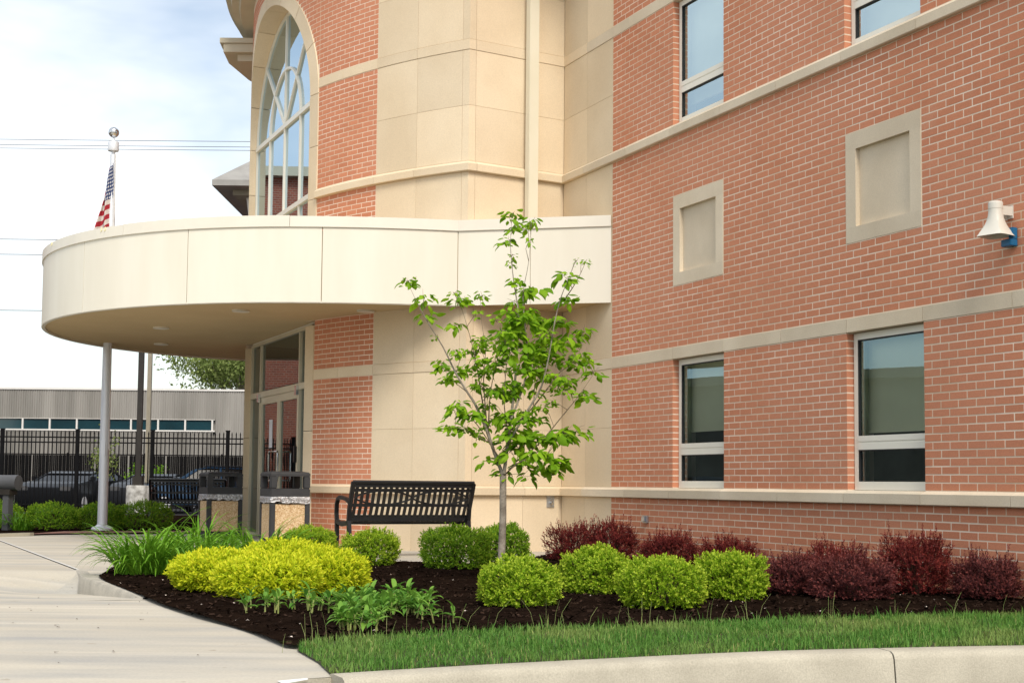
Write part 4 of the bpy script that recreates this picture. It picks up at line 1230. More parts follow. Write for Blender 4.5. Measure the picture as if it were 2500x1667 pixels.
def flag_mat():
    m_, nt, N, L, bs = nodes('flag_cloth')
    tc = N.new('ShaderNodeUVMap'); sp_ = N.new('ShaderNodeSeparateXYZ'); L.new(tc.outputs['UV'], sp_.inputs[0])
    def math_(op, a, b=None):
        n_ = N.new('ShaderNodeMath'); n_.operation = op
        for i, v in enumerate((a, b)):
            if v is None: continue
            if hasattr(v, 'is_output'): L.new(v, n_.inputs[i])
            else: n_.inputs[i].default_value = v
        return n_.outputs[0]
    U, V_ = sp_.outputs['X'], sp_.outputs['Y']
    st = math_('MODULO', math_('FLOOR', math_('MULTIPLY', V_, 13)), 2)
    col = val_mix(N, L, (.42, .02, .035), (.72, .66, .62), st)
    canton = math_('MULTIPLY', math_('LESS_THAN', U, .42), math_('LESS_THAN', V_, .538))
    # stars: small dots on a staggered grid
    su = math_('MULTIPLY', U, 5.5 / .42); sv = math_('MULTIPLY', V_, 9 / .538)
    row = math_('FLOOR', sv)
    su2 = math_('ADD', su, math_('MULTIPLY', math_('MODULO', row, 2), .5))
    fu = math_('SUBTRACT', math_('FRACT', su2), .5); fv = math_('SUBTRACT', math_('FRACT', sv), .5)
    dd = math_('ADD', math_('MULTIPLY', fu, fu), math_('MULTIPLY', fv, fv))
    star = math_('LESS_THAN', dd, .085)
    ccol = val_mix(N, L, (.035, .06, .17), (.75, .75, .78), star)
    L.new(val_mix(N, L, col, ccol, canton), bs.inputs['Base Color']); bs.inputs['Roughness'].default_value = .8
    tr = N.new('ShaderNodeBsdfTranslucent'); L.new(val_mix(N, L, col, ccol, canton), tr.inputs['Color'])
    mx = N.new('ShaderNodeMixShader'); mx.inputs['Fac'].default_value = .25; L.new(bs.outputs['BSDF'], mx.inputs[1]); L.new(tr.outputs['BSDF'], mx.inputs[2])
    L.new(mx.outputs['Shader'], N['Material Output'].inputs['Surface'])
    return m_
def cloth(name, fn, nu, nv, mat, label, cat):
    V = []; F = []; UV = []
    for j in range(nv + 1):
        for i in range(nu + 1): V.append(fn(i / nu, j / nv)); UV.append((i / nu, j / nv))
    for j in range(nv):
        for i in range(nu): a = j * (nu + 1) + i; F.append((a, a + 1, a + nu + 2, a + nu + 1))
    me = mesh_np(name, V, F, mat, smooth=True)
    uvl = me.uv_layers.new(name='UVMap')
    for lp in me.loops: uvl.data[lp.index].uv = UV[lp.vertex_index]
    o = link(name, me)
    sol = o.modifiers.new('thickness', 'SOLIDIFY'); sol.thickness = .002
    return tag(o, label, cat)
def flag_fn(t, s):
    # hoist s downwards along the pole, fly t falling down and to the left in folds
    drop = 1.06 * s
    spread = .05 + .24 * s
    tt = 1 - abs(1 - 1.55 * t) if t > .645 else 1.55 * t      # the fly folds back on itself
    x = -.015 - spread * tt + .018 * math.sin(9 * t + 5 * s)
    z = 6.02 - drop - .20 * tt * (.6 + .4 * s) - .10 * max(0, t - .645)
    y = -.05 + .05 * math.sin(13 * t + 2 * s) * (.3 + .7 * s) + (.10 * (t - .645) if t > .645 else 0) * 2
    return (-6.54 + x, 22.26 + y, z)
cloth('hanging_flag', flag_fn, 36, 40, flag_mat(), 'limp striped red, white and blue flag hanging from the silver flagpole', 'flag')
MAT['navy'] = simple('navy_cloth', (.022, .032, .09), (.03, .045, .12), .8, 4)
cloth('lower_flag', lambda t, s: (-6.53 - .11 * (t if t < .5 else 1 - t) * 2 + .01 * math.sin(9 * s + 6 * t), 22.30 + .06 * math.sin(6.3 * t), 5.25 - 1.1 * s - .25 * t), 16, 16, MAT['navy'], 'navy blue flag hanging limp under the striped flag', 'flag')

# ================================================================== left background
# grey post with round head
gp = empty('grey_intercom_post', (-8.22, 22.6, .02), R(-20), 'grey square post with round-topped box at the left edge', 'post')
MB().box((-.062, -.062, 0), (.062, .062, .60)).build('post', MAT['grey_paint'], gp, bevel=.006)
rs = []
for x in (-.20, .20):
    rs.append([(x, .105 * math.cos(2 * math.pi * k / 20), .775 + .125 * math.sin(2 * math.pi * k / 20)) for k in range(20)])
MB().rings(rs).build('round_box', MAT['grey_paint'], gp, smooth=True)
MB().box((-.10, -.09, .58), (.10, .09, .67)).build('bracket', MAT['dark_pole'], gp)

# ornamental iron fence
FY = 38.0
fence = empty('iron_fence', (-11, FY, -.05), 0, 'black iron picket fence in front of the grey building', 'fence')
FX0, FX1 = -9.0, 5.6
pk = MB().box((-.0125, -.0125, 0), (.0125, .0125, 2.16)).rings([[(sx * q_, sy * q_, z) for sx, sy in ((-1, -1), (1, -1), (1, 1), (-1, 1))] for q_, z in ((.014, 2.16), (.014, 2.20), (.001, 2.26))])
pk_me = pk.build('picket', MAT['fence_metal']).data
bpy.data.objects.remove(bpy.data.objects['picket'])
post_me = MB().box((-.045, -.045, 0), (.045, .045, 2.27)).box((-.055, -.055, 2.27), (.055, .055, 2.30)).build('post', MAT['fence_metal']).data
tmpo = [o for o in bpy.data.objects if o.data == post_me][0]; bpy.data.objects.remove(tmpo)
px = -14.03 + 11; sp_ = 2.07
posts = [px + k * sp_ for k in range(-3, 6)]
for p in posts: link('post', post_me, fence, (p, 0, 0))
k = 0
x = posts[0] + sp_ / 18
while x < posts[-1]:
    if min(abs(x - p) for p in posts) > .05: link('picket', pk_me, fence, (x, 0, 0))
    x += sp_ / 18
for z in (.22, 1.93, 2.07): MB().box((posts[0], -.02, z - .018), (posts[-1], .02, z + .018)).build('rail', MAT['fence_metal'], fence)
# slatted chain link fence behind it
cf = empty('slatted_fence', (-13.5, 50, -.185), 0, 'black chain link fence with privacy slats behind the iron fence', 'fence')
m_ = MB()
x = -11
while x < 9:
    if rng.random() > .04: m_.box((x, -.004, .06), (x + .060, .004, 1.93))
    x += .0675
o = m_.build('slat_infill', MAT['fence_metal'], cf); o['kind'] = 'stuff'
for z in (.05, 1.96): MB().tube([(-11, 0, z), (9, 0, z)], .021, 8).build('rail', MAT['fence_metal'], cf)
for k in range(8): MB().tube([(-11 + k * 2.8, .03, 0), (-11 + k * 2.8, .03, 2.02)], .03, 8).build('post', MAT['fence_metal'], cf)

# grey corrugated building with a strip of windows
GY = 60
gb = empty('corrugated_building', (-20, GY, -.185), R(0), 'long grey ribbed metal building with strip window behind the fence', 'building')
GX0, GX1 = -22.0, 24.0
z0w, z1w = 3.05 + .185, 3.50 + .185
def ribs(name, x0, x1, z0, z1):
    V = []; F = []; n = int((x1 - x0) / .10)
    for i in range(n):
        a = x0 + i * .10
        for (dx, dy) in ((0, 0), (.05, 0), (.056, -.035), (.094, -.035)):
            V += [(a + dx, dy, z0), (a + dx, dy, z1)]
    c = len(V) // 2
    F = [(2 * i, 2 * i + 2, 2 * i + 3, 2 * i + 1) for i in range(c - 1)]
    return link(name, mesh_np(name, V, F, MAT['cladding']), gb)
WX0, WX1 = -22, 7.0
ribs('upper_cladding', GX0, GX1, z1w + .02, 4.95); ribs('lower_cladding', GX0, WX1 + .06, 0, z0w - .06); ribs('end_cladding', WX1 + .10, GX1, 0, z1w + .018)
MB().box((GX0, -.06, 4.95), (GX1, .3, 5.03)).build('roof_edge', MAT['white_trim'], gb)
MB().box((GX0, -.05, z0w - .06), (WX1 + .08, .1, z0w)).build('sill', MAT['white_trim'], gb)
MB().box((GX0, -.045, z1w), (WX1 + .08, .1, z1w + .02)).build('window_head', MAT['white_trim'], gb)
xw = WX1; pane_me = None
while xw > WX0 + 1.2:
    MB().box((xw - 1.18, .02, z0w + .002), (xw - .07, .05, z1w - .002)).build('window_pane', MAT['teal_glass'], gb)
    MB().box((xw - .07, -.04, z0w + .003), (xw, .06, z1w - .003)).build('window_post', MAT['white_trim'], gb)
    xw -= 1.18
MB().box((GX0, .12, 0), (GX1, 12, 4.9)).build('shell', MAT['cladding'], gb)
# pale roof further back
pr = empty('white_roofed_shed', (-17.5, 95, 0), 0, 'white pitched metal roof showing over the grey building', 'building')
MB().add([(2.0, 0, 6.6), (14, 0, 6.6), (14, 8, 9.6), (4.5, 8, 9.6), (2.0, 0, 0), (14, 0, 0)], [(0, 1, 2, 3), (4, 5, 1, 0)]).build('roof', MAT['white_trim'], pr, recalc=False)

# lamp posts
def lamp(loc, h, mat, label, conc=True):
    l = empty('lamp_post', loc, 0, label, 'lamp post')
    if conc: MB().lathe([(.29, 0), (.29, .80), (.27, .83), (0, .83)], n=28).build('concrete_base', MAT['old_concrete'], l, smooth=True)
    MB().box((-.12, -.12, .83 if conc else 0), (.12, .12, 1.05 if conc else .2)).build('base_cover', mat, l)
    MB().box((-.062, -.062, .9 if conc else .1), (.062, .062, h)).build('pole', mat, l)
    MB().box((-.18, -.55, h - .02), (.18, -.05, h + .12)).build('lamp_head', mat, l, bevel=.02)
    return l
lamp((-9.45, 35.0, -.1), 6.3, MAT['dark_pole'], 'dark bronze lamp post on a round concrete base')
lamp((-11.6, 44.0, -.185), 6.8, MAT['tan_pole'], 'tan lamp post behind the fence, against the grey building', False)

# overhead wires
def wire(z0, zm, z1, y, label, x0=-45, x1=30, r=.014):
    pts = [(x0 + (x1 - x0) * k / 24, y, z0 + (z1 - z0) * k / 24 - 4 * zm * (k / 24) * (1 - k / 24)) for k in range(25)]
    o = MB().tube(pts, r, 5).build('overhead_wire', MAT['grey_paint']); tag(o, label, 'wire', 'overhead wires')
for z, y, lab in ((15.95, 60, 'topmost overhead wire crossing behind the flagpole ball'), (15.78, 60.3, 'overhead wire second from the top behind the flagpole ball'), (15.70, 60.6, 'overhead wire third from the top behind the flagpole ball'),
                  (11.5, 60, 'overhead wire at the height of the canopy top edge'), (10.83, 60, 'overhead wire just below the canopy top edge'), (8.36, 60, 'lowest overhead wire, level with the canopy bottom')):
    wire(z, .25, z + .25, y, lab, r=.012 if z > 15 else .015)

# old brick house with grey eaves behind the rotunda
oh = empty('old_brick_house', (-4.5, 36, -.185), 0, 'old brick house with grey hipped eaves beyond the rotunda', 'house')
MB().box((-2.45, .6, 0), (8, 10, 8.6)).build('wall', MAT['red_brick_far'], oh)
MAT['slate'] = simple('grey_roof', (.26, .25, .235), (.32, .31, .29), .7, 3)
MB().rings([[(-3.4, -.4, 8.75), (9, -.4, 8.75), (9, 11, 8.75), (-3.4, 11, 8.75)], [(-3.4, -.4, 8.90), (9, -.4, 8.90), (9, 11, 8.90), (-3.4, 11, 8.90)], [(1, 4, 12.6), (5, 4, 12.6), (5, 6, 12.6), (1, 6, 12.6)]]).build('roof', MAT['slate'], oh)
MB().box((-2.95, .1, 8.60), (8.5, 10.5, 8.745)).build('eave_moulding', MAT['tan_pole'], oh)
MB().tube([(-2.6, .45, 8.6), (-2.55, .5, 8.2), (-2.5, .55, 6.6)], .06, 8).build('rain_pipe', MAT['white_trim'], oh)

# red brick building across the drive (seen as a reflection in the entrance glass)
rb = empty('red_brick_building', (-16, 30, -.185), 0, 'red brick building across the drive, mirrored in the entrance glass', 'building')
RQ0, RQ1 = Vector((-6.0, 4.5)), Vector((0.0, 10.5))
RBP = [tuple(RQ0), tuple(RQ1), (-6.5, 17), (-12.5, 11)]
MB().prism(RBP, 0, 10.7).build('wall', MAT['red_brick_far'], rb)
MB().prism([(-6.0, 4.1), (.4, 10.5), (-6.5, 17.4), (-12.9, 11)], 10.7, 11.0).build('cornice', MAT['eave'], rb)
qd = (RQ1 - RQ0).normalized(); qn = Vector((qd.y, -qd.x))
for k in range(3):
    q0 = RQ0 + qd * (1.0 + k * 2.6); q1 = q0 + qd * 1.3
    for zz in (1.6, 5.2):
        MB().prism([tuple(q0 + qn * .03), tuple(q1 + qn * .03), tuple(q1 - qn * .2), tuple(q0 - qn * .2)], zz, zz + 2.2).build('window', MAT['teal_glass'], rb)
        MB().prism([tuple(q0 + qn * .10 - qd * .1), tuple(q1 + qn * .10 + qd * .1), tuple(q1 - qn * .2 + qd * .1), tuple(q0 - qn * .2 - qd * .1)], zz - .18, zz - .01).build('sill', MAT['stone_grey'], rb)
pb = empty('low_brown_building', (-19, 14, -.185), 0, 'low brown building across the drive, mirrored in the wing windows', 'building')
MAT['brown_wall'] = simple('brown_render', (.10, .085, .065), (.14, .12, .095), .9, 1)
MB().box((-10, -6, 0), (0, 15.5, 3.9)).build('wall', MAT['brown_wall'], pb)
MB().box((-10.2, -6.2, 3.9), (.2, 15.7, 4.15)).build('roof_edge', MAT['roof'], pb)
# ================================================================== planting
def unit(v): return v / np.maximum(np.linalg.norm(v, axis=-1, keepdims=True), 1e-9)
def leaf_geo(base, d, nrm, ln, wd, fold=.25, curl=0.0, tip=None):
    """diamond leaves: base (n,3), direction d, normal nrm -> 4 verts, 2 tris each, folded along the midrib"""
    d = unit(d); s = unit(np.cross(d, nrm)); nn_ = np.cross(s, d)
    ln = ln[:, None]; wd = wd[:, None]
    mid = base + d * ln * .5
    A = base; Bv = mid + s * wd * .5 + nn_ * wd * fold; C = base + d * ln - nn_ * ln * curl; D = mid - s * wd * .5 + nn_ * wd * fold
    V = np.stack([A, Bv, C, D], 1).reshape(-1, 3); n = len(base)
    i = np.arange(n)[:, None] * 4
    F = np.concatenate([i + np.array([[0, 1, 2]]), i + np.array([[0, 2, 3]])], 1).reshape(-1, 3)
    T = None if tip is None else np.repeat(tip, 4)
    return V, F, T
def leaf_mesh(name, V, F, T, mat):
    me = mesh_np(name, V, F, mat)
    if T is not None:
        at = me.attributes.new('tip', 'FLOAT', 'POINT'); at.data.foreach_set('value', np.clip(T, 0, 1).astype(np.float32))
    return me
def lump(dirs, seed, freq=2.2, amp=.12):
    return np.array([1 + amp * noise.noise(Vector((d[0] * freq + seed * 7.1, d[1] * freq, d[2] * freq))) + amp * .5 * noise.noise(Vector((d[0] * freq * 2.7, d[1] * freq * 2.7 + seed * 3.3, d[2] * freq * 2.7))) for d in dirs])
def shrub(name, loc, rx, ry, h, mat, label, cat, group, n=900, lps=9, ll=.018, lw=.010, sl=.045, seed=1, sq=1.0, amp=.12, up=.5, tipamt=.9, spikes=0, spike_len=.12, base=.10, flat=0.0):
    r_ = np.random.default_rng(seed)
    root = empty(name, loc, 0, label, cat, group)
    # sprig positions: near the surface of a lumpy superellipsoid, fewer inside
    pw = 2 + sq; hb = h - sl * .55
    def profile(t):          # radius at height t: full sides, rounded top, slightly tucked foot
        up_ = np.clip((t - .40) / .60, 0, 1)
        return np.where(t > .40, (1 - up_ ** pw) ** (1 / pw), 1 - .22 * ((.40 - t) / .40) ** 2)
    th = r_.uniform(0, 2 * np.pi, n); kind_ = r_.random(n)
    t_ = r_.uniform(.02, .85, n); q_r = profile(t_)
    top = kind_ < .36
    rr_ = np.sqrt(r_.random(n)) * .97; t_top = .40 + .60 * (1 - rr_ ** pw) ** (1 / pw)
    t_ = np.where(top, t_top, t_); q_r = np.where(top, rr_, q_r)
    nd = unit(np.stack([np.cos(th) * np.where(top, rr_, 1), np.sin(th) * np.where(top, rr_, 1), np.where(top, 1.2 - .6 * rr_, (t_ - .35) * 1.1)], 1))
    k = lump(nd, seed, amp=amp)
    dep_ = 1 - np.abs(r_.normal(0, .06, n)); dep_ = np.where(r_.random(n) < .18, r_.uniform(.5, .92, n), dep_)
    rad = k * dep_
    P = np.stack([np.cos(th) * q_r * (rx - sl * .45) * rad, np.sin(th) * q_r * (ry - sl * .45) * rad, t_ * hb * np.where(t_ > .3, rad, 1)], 1)
    P[:, 2] = np.maximum(P[:, 2], .012)
    D = unit(nd * [1, 1, .8] + [0, 0, up] + r_.normal(0, .35, (n, 3)))
    L_s = sl * r_.uniform(.6, 1.3, n)
    if spikes:
        m_ = r_.choice(np.where(P[:, 2] > h * .55)[0], min(spikes, (P[:, 2] > h * .55).sum()), replace=False)
        L_s[m_] = spike_len * r_.uniform(.6, 1.2, len(m_)); D[m_] = unit(D[m_] * [.5, .5, 1] + [0, 0, 1.0])
    Vs = []; Fs = []; Ts = []; off = 0
    long_ = L_s > sl * 1.5
    for grp, count in ((~long_, lps), (long_, int(lps * max(1, spike_len / sl * .8)))):
        if not grp.any(): continue
        p, d, l = P[grp], D[grp], L_s[grp]; m_ = len(p)
        t = np.tile((np.arange(count) + .5) / count, m_) ; pi = np.repeat(np.arange(m_), count)
        ang_ = r_.uniform(0, 6.28, m_ * count)
        a = unit(np.cross(d, r_.normal(size=(m_, 3)))); b = np.cross(d, a)
        side = a[pi] * np.cos(ang_)[:, None] + b[pi] * np.sin(ang_)[:, None]
        base_p = p[pi] + d[pi] * (l[pi] * t)[:, None]
        ld = unit(side * (1.0 - .45 * t)[:, None] + d[pi] * (.35 + .7 * t)[:, None] + r_.normal(0, .18, (m_ * count, 3)))
        nr = unit(d[pi] + side * -.3 + r_.normal(0, .25, (m_ * count, 3)))
        lf = ll * r_.uniform(.65, 1.25, m_ * count); wf = lw * r_.uniform(.7, 1.2, m_ * count)
        tp = np.clip((t - .45) * 1.7, 0, 1) * tipamt * np.repeat(r_.uniform(.15, 1, m_), count)
        V, F, T = leaf_geo(base_p, ld, nr, lf, wf, .2, .05, tp)
        Vs.append(V); Fs.append(F + off); Ts.append(T); off += len(V)
    V = np.concatenate(Vs); F = np.concatenate(Fs); T = np.concatenate(Ts)
    o = link('foliage', leaf_mesh('foliage', V, F, T, mat), root); o['kind'] = 'stuff'
    st = MB()
    for k in range(14):
        th = r_.uniform(0, 6.28); q_ = r_.uniform(.2, .75)
        st.tube([(.03 * math.cos(th), .03 * math.sin(th), 0), (rx * q_ * .5 * math.cos(th), ry * q_ * .5 * math.sin(th), h * .35), (rx * q_ * math.cos(th), ry * q_ * math.sin(th), h * r_.uniform(.6, .85))], [.010, .007, .003], 5)
    st.build('stems', MAT['wood_dark'], root)
    return root

BOX = 'clipped boxwood shrubs'
def boxwood(x, y, r, h, label, seed, mat='boxwood', ry=None, sq=.6, n=1900):
    shrub('boxwood_shrub', (x, y, .02), r, ry or r, h, MAT[mat], label, 'shrub', BOX, n=n, lps=9, ll=.021, lw=.012, sl=.042, seed=seed, sq=sq, amp=.22, up=.35, spikes=40, spike_len=.07)
boxwood(.065, 9.58, .275, .295, 'round boxwood alone in front of the young tree, nearest the lawn', 11, sq=1.1)
boxwood(.66, 10.75, .275, .32, 'round boxwood second from the left in the front row', 12, sq=1.1)
boxwood(1.05, 9.6, .30, .31, 'broad boxwood overlapping two others in the front row', 13, sq=1.1)
boxwood(1.62, 10.28, .26, .315, 'boxwood at the right end of the front row, beside the red barberries', 14, sq=1.1)
boxwood(-1.42, 14.15, .285, .33, 'boxwood between the golden shrubs and the bench', 15, 'boxwood')
boxwood(-.55, 13.65, .335, .385, 'large clipped boxwood under the right end of the bench', 16, 'boxwood_dark', sq=1.6, n=2300)
boxwood(-.07, 14.5, .27, .385, 'boxwood right behind the slim tree trunk', 17, 'boxwood_dark', sq=1.2)
boxwood(-2.30, 15.9, .30, .30, 'low boxwood behind the golden shrubs, before the bench leg', 18, 'boxwood')

GOLD = 'golden spirea shrubs'
def gold(x, y, rx, ry, h, label, seed, n=1500):
    shrub('golden_spirea', (x, y, .02), rx, ry, h, MAT['gold'], label, 'shrub', GOLD, n=n, lps=8, ll=.034, lw=.014, sl=.055, seed=seed, sq=.4, amp=.10, up=.75, spikes=25, spike_len=.075)
gold(-2.26, 10.75, .36, .36, .275, 'golden yellow spirea at the left, nearest the daylilies', 21, 2100)
gold(-1.74, 9.98, .38, .34, .285, 'golden yellow spirea in front, nearest the paving edge', 22, 2100)
gold(-1.38, 10.45, .31, .32, .305, 'golden yellow spirea at the right, above the leafy seedlings', 23, 1900)
gold(-1.86, 11.7, .44, .38, .315, 'golden spirea at the back with a tall tuft on top', 24, 2100)

BER = 'red barberry shrubs'
def berry(x, y, rx, ry, h, label, seed, mat='berry', n=1500, spikes=110, sl_=.13):
    shrub('red_barberry', (x, y, .02), rx * .86, ry * .86, h, MAT[mat], label, 'shrub', BER, n=n, lps=9, ll=.019, lw=.011, sl=.06, seed=seed, sq=.0, amp=.42, up=.8, spikes=spikes, spike_len=sl_, tipamt=1.0)
berry(.72, 15.2, .36, .32, .37, 'red barberry left of the others, against the stone strip', 31)
berry(1.12, 15.0, .30, .30, .39, 'red barberry at the start of the brick wall', 32)
berry(1.62, 14.2, .34, .30, .30, 'dark red barberry behind the boxwoods, under the wall socket', 33)
berry(2.15, 13.6, .32, .30, .28, 'red barberry behind the right end of the boxwoods', 34)
berry(2.22, 10.85, .30, .30, .25, 'dusky barberry just right of the last boxwood', 35, 'berry_grey', 1700)
berry(2.56, 10.35, .35, .32, .275, 'dusky barberry at the front of the red group', 36, 'berry_grey', 2000)
berry(2.60, 11.2, .30, .28, .33, 'purple red barberry at the back of the red group', 37, 'berry', 1600)
berry(3.22, 11.0, .34, .30, .41, 'tallest red barberry with upright shoots against the brick wall', 38, 'berry', 1900, 110, .15)
berry(3.62, 10.55, .28, .28, .275, 'dusky barberry at the right end of the bed', 39, 'berry_grey', 1600)

# daylilies: every blade of the two front clumps is a part
def blade_mesh(L, w, droop, lean, name='blade'):
    n = 9; V = []; F = []
    pts = []
    x = z = 0; th = math.pi / 2 - lean
    for i in range(n + 1):
        pts.append((x, z)); st = L / n
        x += math.cos(th) * st; z += math.sin(th) * st; th -= droop / n * (.35 + 1.3 * i / n)
    for i, (x, z) in enumerate(pts):
        ww = w * (.75 + .5 * math.sin(min(1, i / n * 2.2) * 1.57)) * (1 - (i / n) ** 2.6) * .5 + .0008
        V += [(x, -ww, z + ww * .5), (x, 0, z), (x, ww, z + ww * .5)]
    for i in range(n):
        a = i * 3; F += [(a, a + 1, a + 4, a + 3), (a + 1, a + 2, a + 5, a + 4)]
    return mesh_np(name, V, F, MAT['lily'], smooth=True)
BLADES = [blade_mesh(random.uniform(.34, .62), random.uniform(.012, .019), random.uniform(1.2, 2.7), random.uniform(.05, .75)) for _ in range(26)]
def daylily(loc, label, n, rad, scale=1.0, as_parts=True):
    root = empty('daylily_clump', loc, 0, label, 'daylily', 'daylily clumps')
    VV = []; FF = []; off = 0
    for k in range(n):
        th = random.uniform(0, 6.283); rr = rad * math.sqrt(random.random())
        a2 = th + random.gauss(0, .7); sc = scale * random.uniform(.75, 1.12)
        me = random.choice(BLADES)
        if as_parts: 
            o = link('blade', me, root, (rr * math.cos(th), rr * math.sin(th), 0), (random.gauss(0, .1), random.gauss(0, .1), a2)); o.scale = (sc, sc, sc)
        else:
            M4 = Matrix.Translation((rr * math.cos(th), rr * math.sin(th), 0)) @ Matrix.Rotation(a2, 4, 'Z') @ Matrix.Scale(sc, 4)
            VV += [M4 @ v.co for v in me.vertices]; FF += [[off + i for i in p.vertices] for p in me.polygons]; off += len(me.vertices)
    if not as_parts:
        o = link('blades', mesh_np('blades', [tuple(v) for v in VV], FF, MAT['lily'], smooth=True), root); o['kind'] = 'stuff'
    return root
daylily((-3.22, 12.35, .02), 'large arching daylily clump at the corner of the bed', 290, .27, 1.2)
daylily((-2.95, 13.05, .02), 'daylily clump tucked behind the golden shrubs', 230, .30, 1.1)
daylily((-3.30, 14.3, .02), 'daylily clump behind, in front of the far litter bin', 190, .32, 1.08)
daylily((-2.62, 14.4, .02), 'daylily clump nearest the entrance doors', 200, .34, 1.08)

# leafy seedlings by the paving: every leaf is a part
def lance(L, w, bend, name='leaf'):
    n = 6; V = []; F = []
    for i in range(n + 1):
        t = i / n; x = L * math.sin(t * 1.4) / 1.4 * 1.2; z = -bend * t * t * L
        ww = w * .5 * math.sin(min(1, (t * .93 + .07)) ** .75 * math.pi) + .0006
        V += [(x, -ww, z + ww * .45), (x, 0, z), (x, ww, z + ww * .45)]
    for i in range(n):
        a = i * 3; F += [(a, a + 1, a + 4, a + 3), (a + 1, a + 2, a + 5, a + 4)]
    return V, F
LANCES = []
for k in range(6):
    V, F = lance(random.uniform(.080, .120), random.uniform(.028, .040), random.uniform(.1, .4))
    LANCES.append(mesh_np('leaf', V, F, MAT['peren'], smooth=True))
def seedling(x, y, label, h=.10, nl=8, sc=1.0, shared=True):
    root = empty('leafy_seedling', (x, y, .018), random.uniform(0, 6), label, 'seedling', 'leafy seedlings in the mulch')
    for s_ in range(1 + (nl > 9) + (nl > 13)):
        ox, oy = (random.gauss(0, .025), random.gauss(0, .025)) if s_ else (0, 0)
        hh = h * random.uniform(.8, 1.15); lx, ly = random.gauss(0, .015), random.gauss(0, .015)
        MB().tube([(ox, oy, 0), (ox + lx * .5, oy + ly * .5, hh * .6), (ox + lx, oy + ly, hh)], [.006, .005, .004], 6).build('stem', MAT['peren_stem'], root, smooth=True)
        m_ = nl // (1 + (nl > 9) + (nl > 13))
        for i in range(m_):
            t = i / max(1, m_ - 1); a = i * 2.4 + random.gauss(0, .25); pitch = .24 + .85 * t + random.gauss(0, .14)
            o = link('leaf', random.choice(LANCES), root, (ox + lx * t, oy + ly * t, hh * (.5 + .5 * t)), (0, -pitch, a)); q_ = sc * random.uniform(.75, 1.15) * (1 - .15 * t); o.scale = (q_, q_, q_)
seedling(-.452, 8.28, 'leafy seedling standing apart, second from the right', .105, 8, 1.0)
seedling(-.335, 8.25, 'last small seedling at the right end of the row', .075, 5, .9)
seedling(-.53, 8.45, 'small seedling right of the big leafy patch', .06, 5, .8)
ORD = 'first second third fourth fifth sixth seventh eighth ninth tenth eleventh twelfth'.split()
for k, (x, y) in enumerate(sorted([(-1.66, 8.78), (-1.55, 8.80), (-1.52, 9.05), (-1.40, 8.98), (-1.31, 9.02), (-1.22, 8.98), (-1.12, 9.0), (-1.47, 8.82), (-1.25, 8.78), (-1.06, 9.02), (-1.60, 9.2), (-1.7, 9.12)], key=lambda q: q[0] / q[1])):
    seedling(x, y, ORD[k] + ' leafy seedling from the left under the golden shrubs', random.uniform(.07, .12), random.choice((6, 7, 8, 10)), random.uniform(.8, 1.05))
for k in range(14):
    x, y = random.uniform(-1.06, -.74), random.uniform(7.85, 8.35)
    seedling(x, y, 'leafy seedling at the lawn edge of the dense patch', random.uniform(.06, .11), random.choice((8, 10, 12)), random.uniform(.85, 1.1))
for k in range(44):
    x, y = random.uniform(-1.16, -.52), 0
    y = 8.12 + (x + 1.12) * .55 + random.uniform(0, 1.25) * (1 - .25 * abs((x + .82) / .3))
    seedling(x, y, 'leafy seedling in the dense patch left of the lone boxwood', random.uniform(.06, .13), random.choice((8, 9, 12, 14)), random.uniform(.95, 1.25))

# ================================================================== lawn
P = scatter_in(lawn_poly, 60000)
n = len(P); hgt = rng.uniform(.018, .056, n) * (1 + .25 * np.array([noise.noise(Vector((x * 2.2, y * 2.2, 0))) for x, y in P]))
edge_far = np.array([min((x - a) ** 2 + (y - b) ** 2 for a, b in grass_edge[::2]) for x, y in P]) ** .5
tall = (edge_far < .12) & (rng.random(n) < .14); hgt[tall] *= rng.uniform(1.3, 2.3, tall.sum())
a = rng.uniform(0, 6.28, n); lean = rng.normal(0, .65, n); w = rng.uniform(.0016, .0032, n)
dx, dy = np.cos(a), np.sin(a); px_, py_ = -dy, dx
V = np.zeros((n, 5, 3)); z0 = .008
for k, (t, ww) in enumerate(((0, 1), (0, -1), (.55, .85), (.55, -.85), (1, 0))):
    off = lean * hgt * t ** 1.8
    V[:, k, 0] = P[:, 0] + px_ * w * ww + dx * off; V[:, k, 1] = P[:, 1] + py_ * w * ww + dy * off; V[:, k, 2] = z0 + hgt * t * np.cos(lean * .8 * t)
i = np.arange(n)[:, None] * 5
F = np.concatenate([i + [[0, 1, 3]], i + [[0, 3, 2]], i + [[2, 3, 4]]], 1).reshape(-1, 3)
dry = np.array([max(0, noise.noise(Vector((x * 1.7, y * 1.7, 9)))) for x, y in P]) * .7 + (rng.random(n) < .05) * .8
tipv = np.zeros((n, 5)); tipv[:] = np.clip(dry, 0, 1)[:, None] * np.array([.6, .6, .8, .8, 1])[None]
tag(link('lawn_grass', leaf_mesh('lawn_grass', V.reshape(-1, 3), F, tipv.ravel(), MAT['grass'])), 'strip of green lawn grass between the kerb and the mulch', 'grass', kind='stuff')
m_ = MB()
for k in range(70):
    g_ = random.choice(grass_edge[3:]); x, y = g_[0] + random.gauss(0, .12), g_[1] + random.gauss(-.05, .10)
    if not inside(x, y, lawn_poly) and random.random() < .55: continue
    h_ = random.uniform(.09, .20); th = random.uniform(0, 6.28); l_ = random.uniform(.0, .6) * h_
    m_.tube([(x, y, 0), (x + l_ * .35 * math.cos(th), y + l_ * .35 * math.sin(th), h_ * .6), (x + l_ * math.cos(th), y + l_ * math.sin(th), h_)], [.0010, .0008, .0006], 4)
tag(m_.build('seed_stalks', MAT['straw']), 'thin pale grass seed stalks along the edge of the lawn', 'grass', kind='stuff')

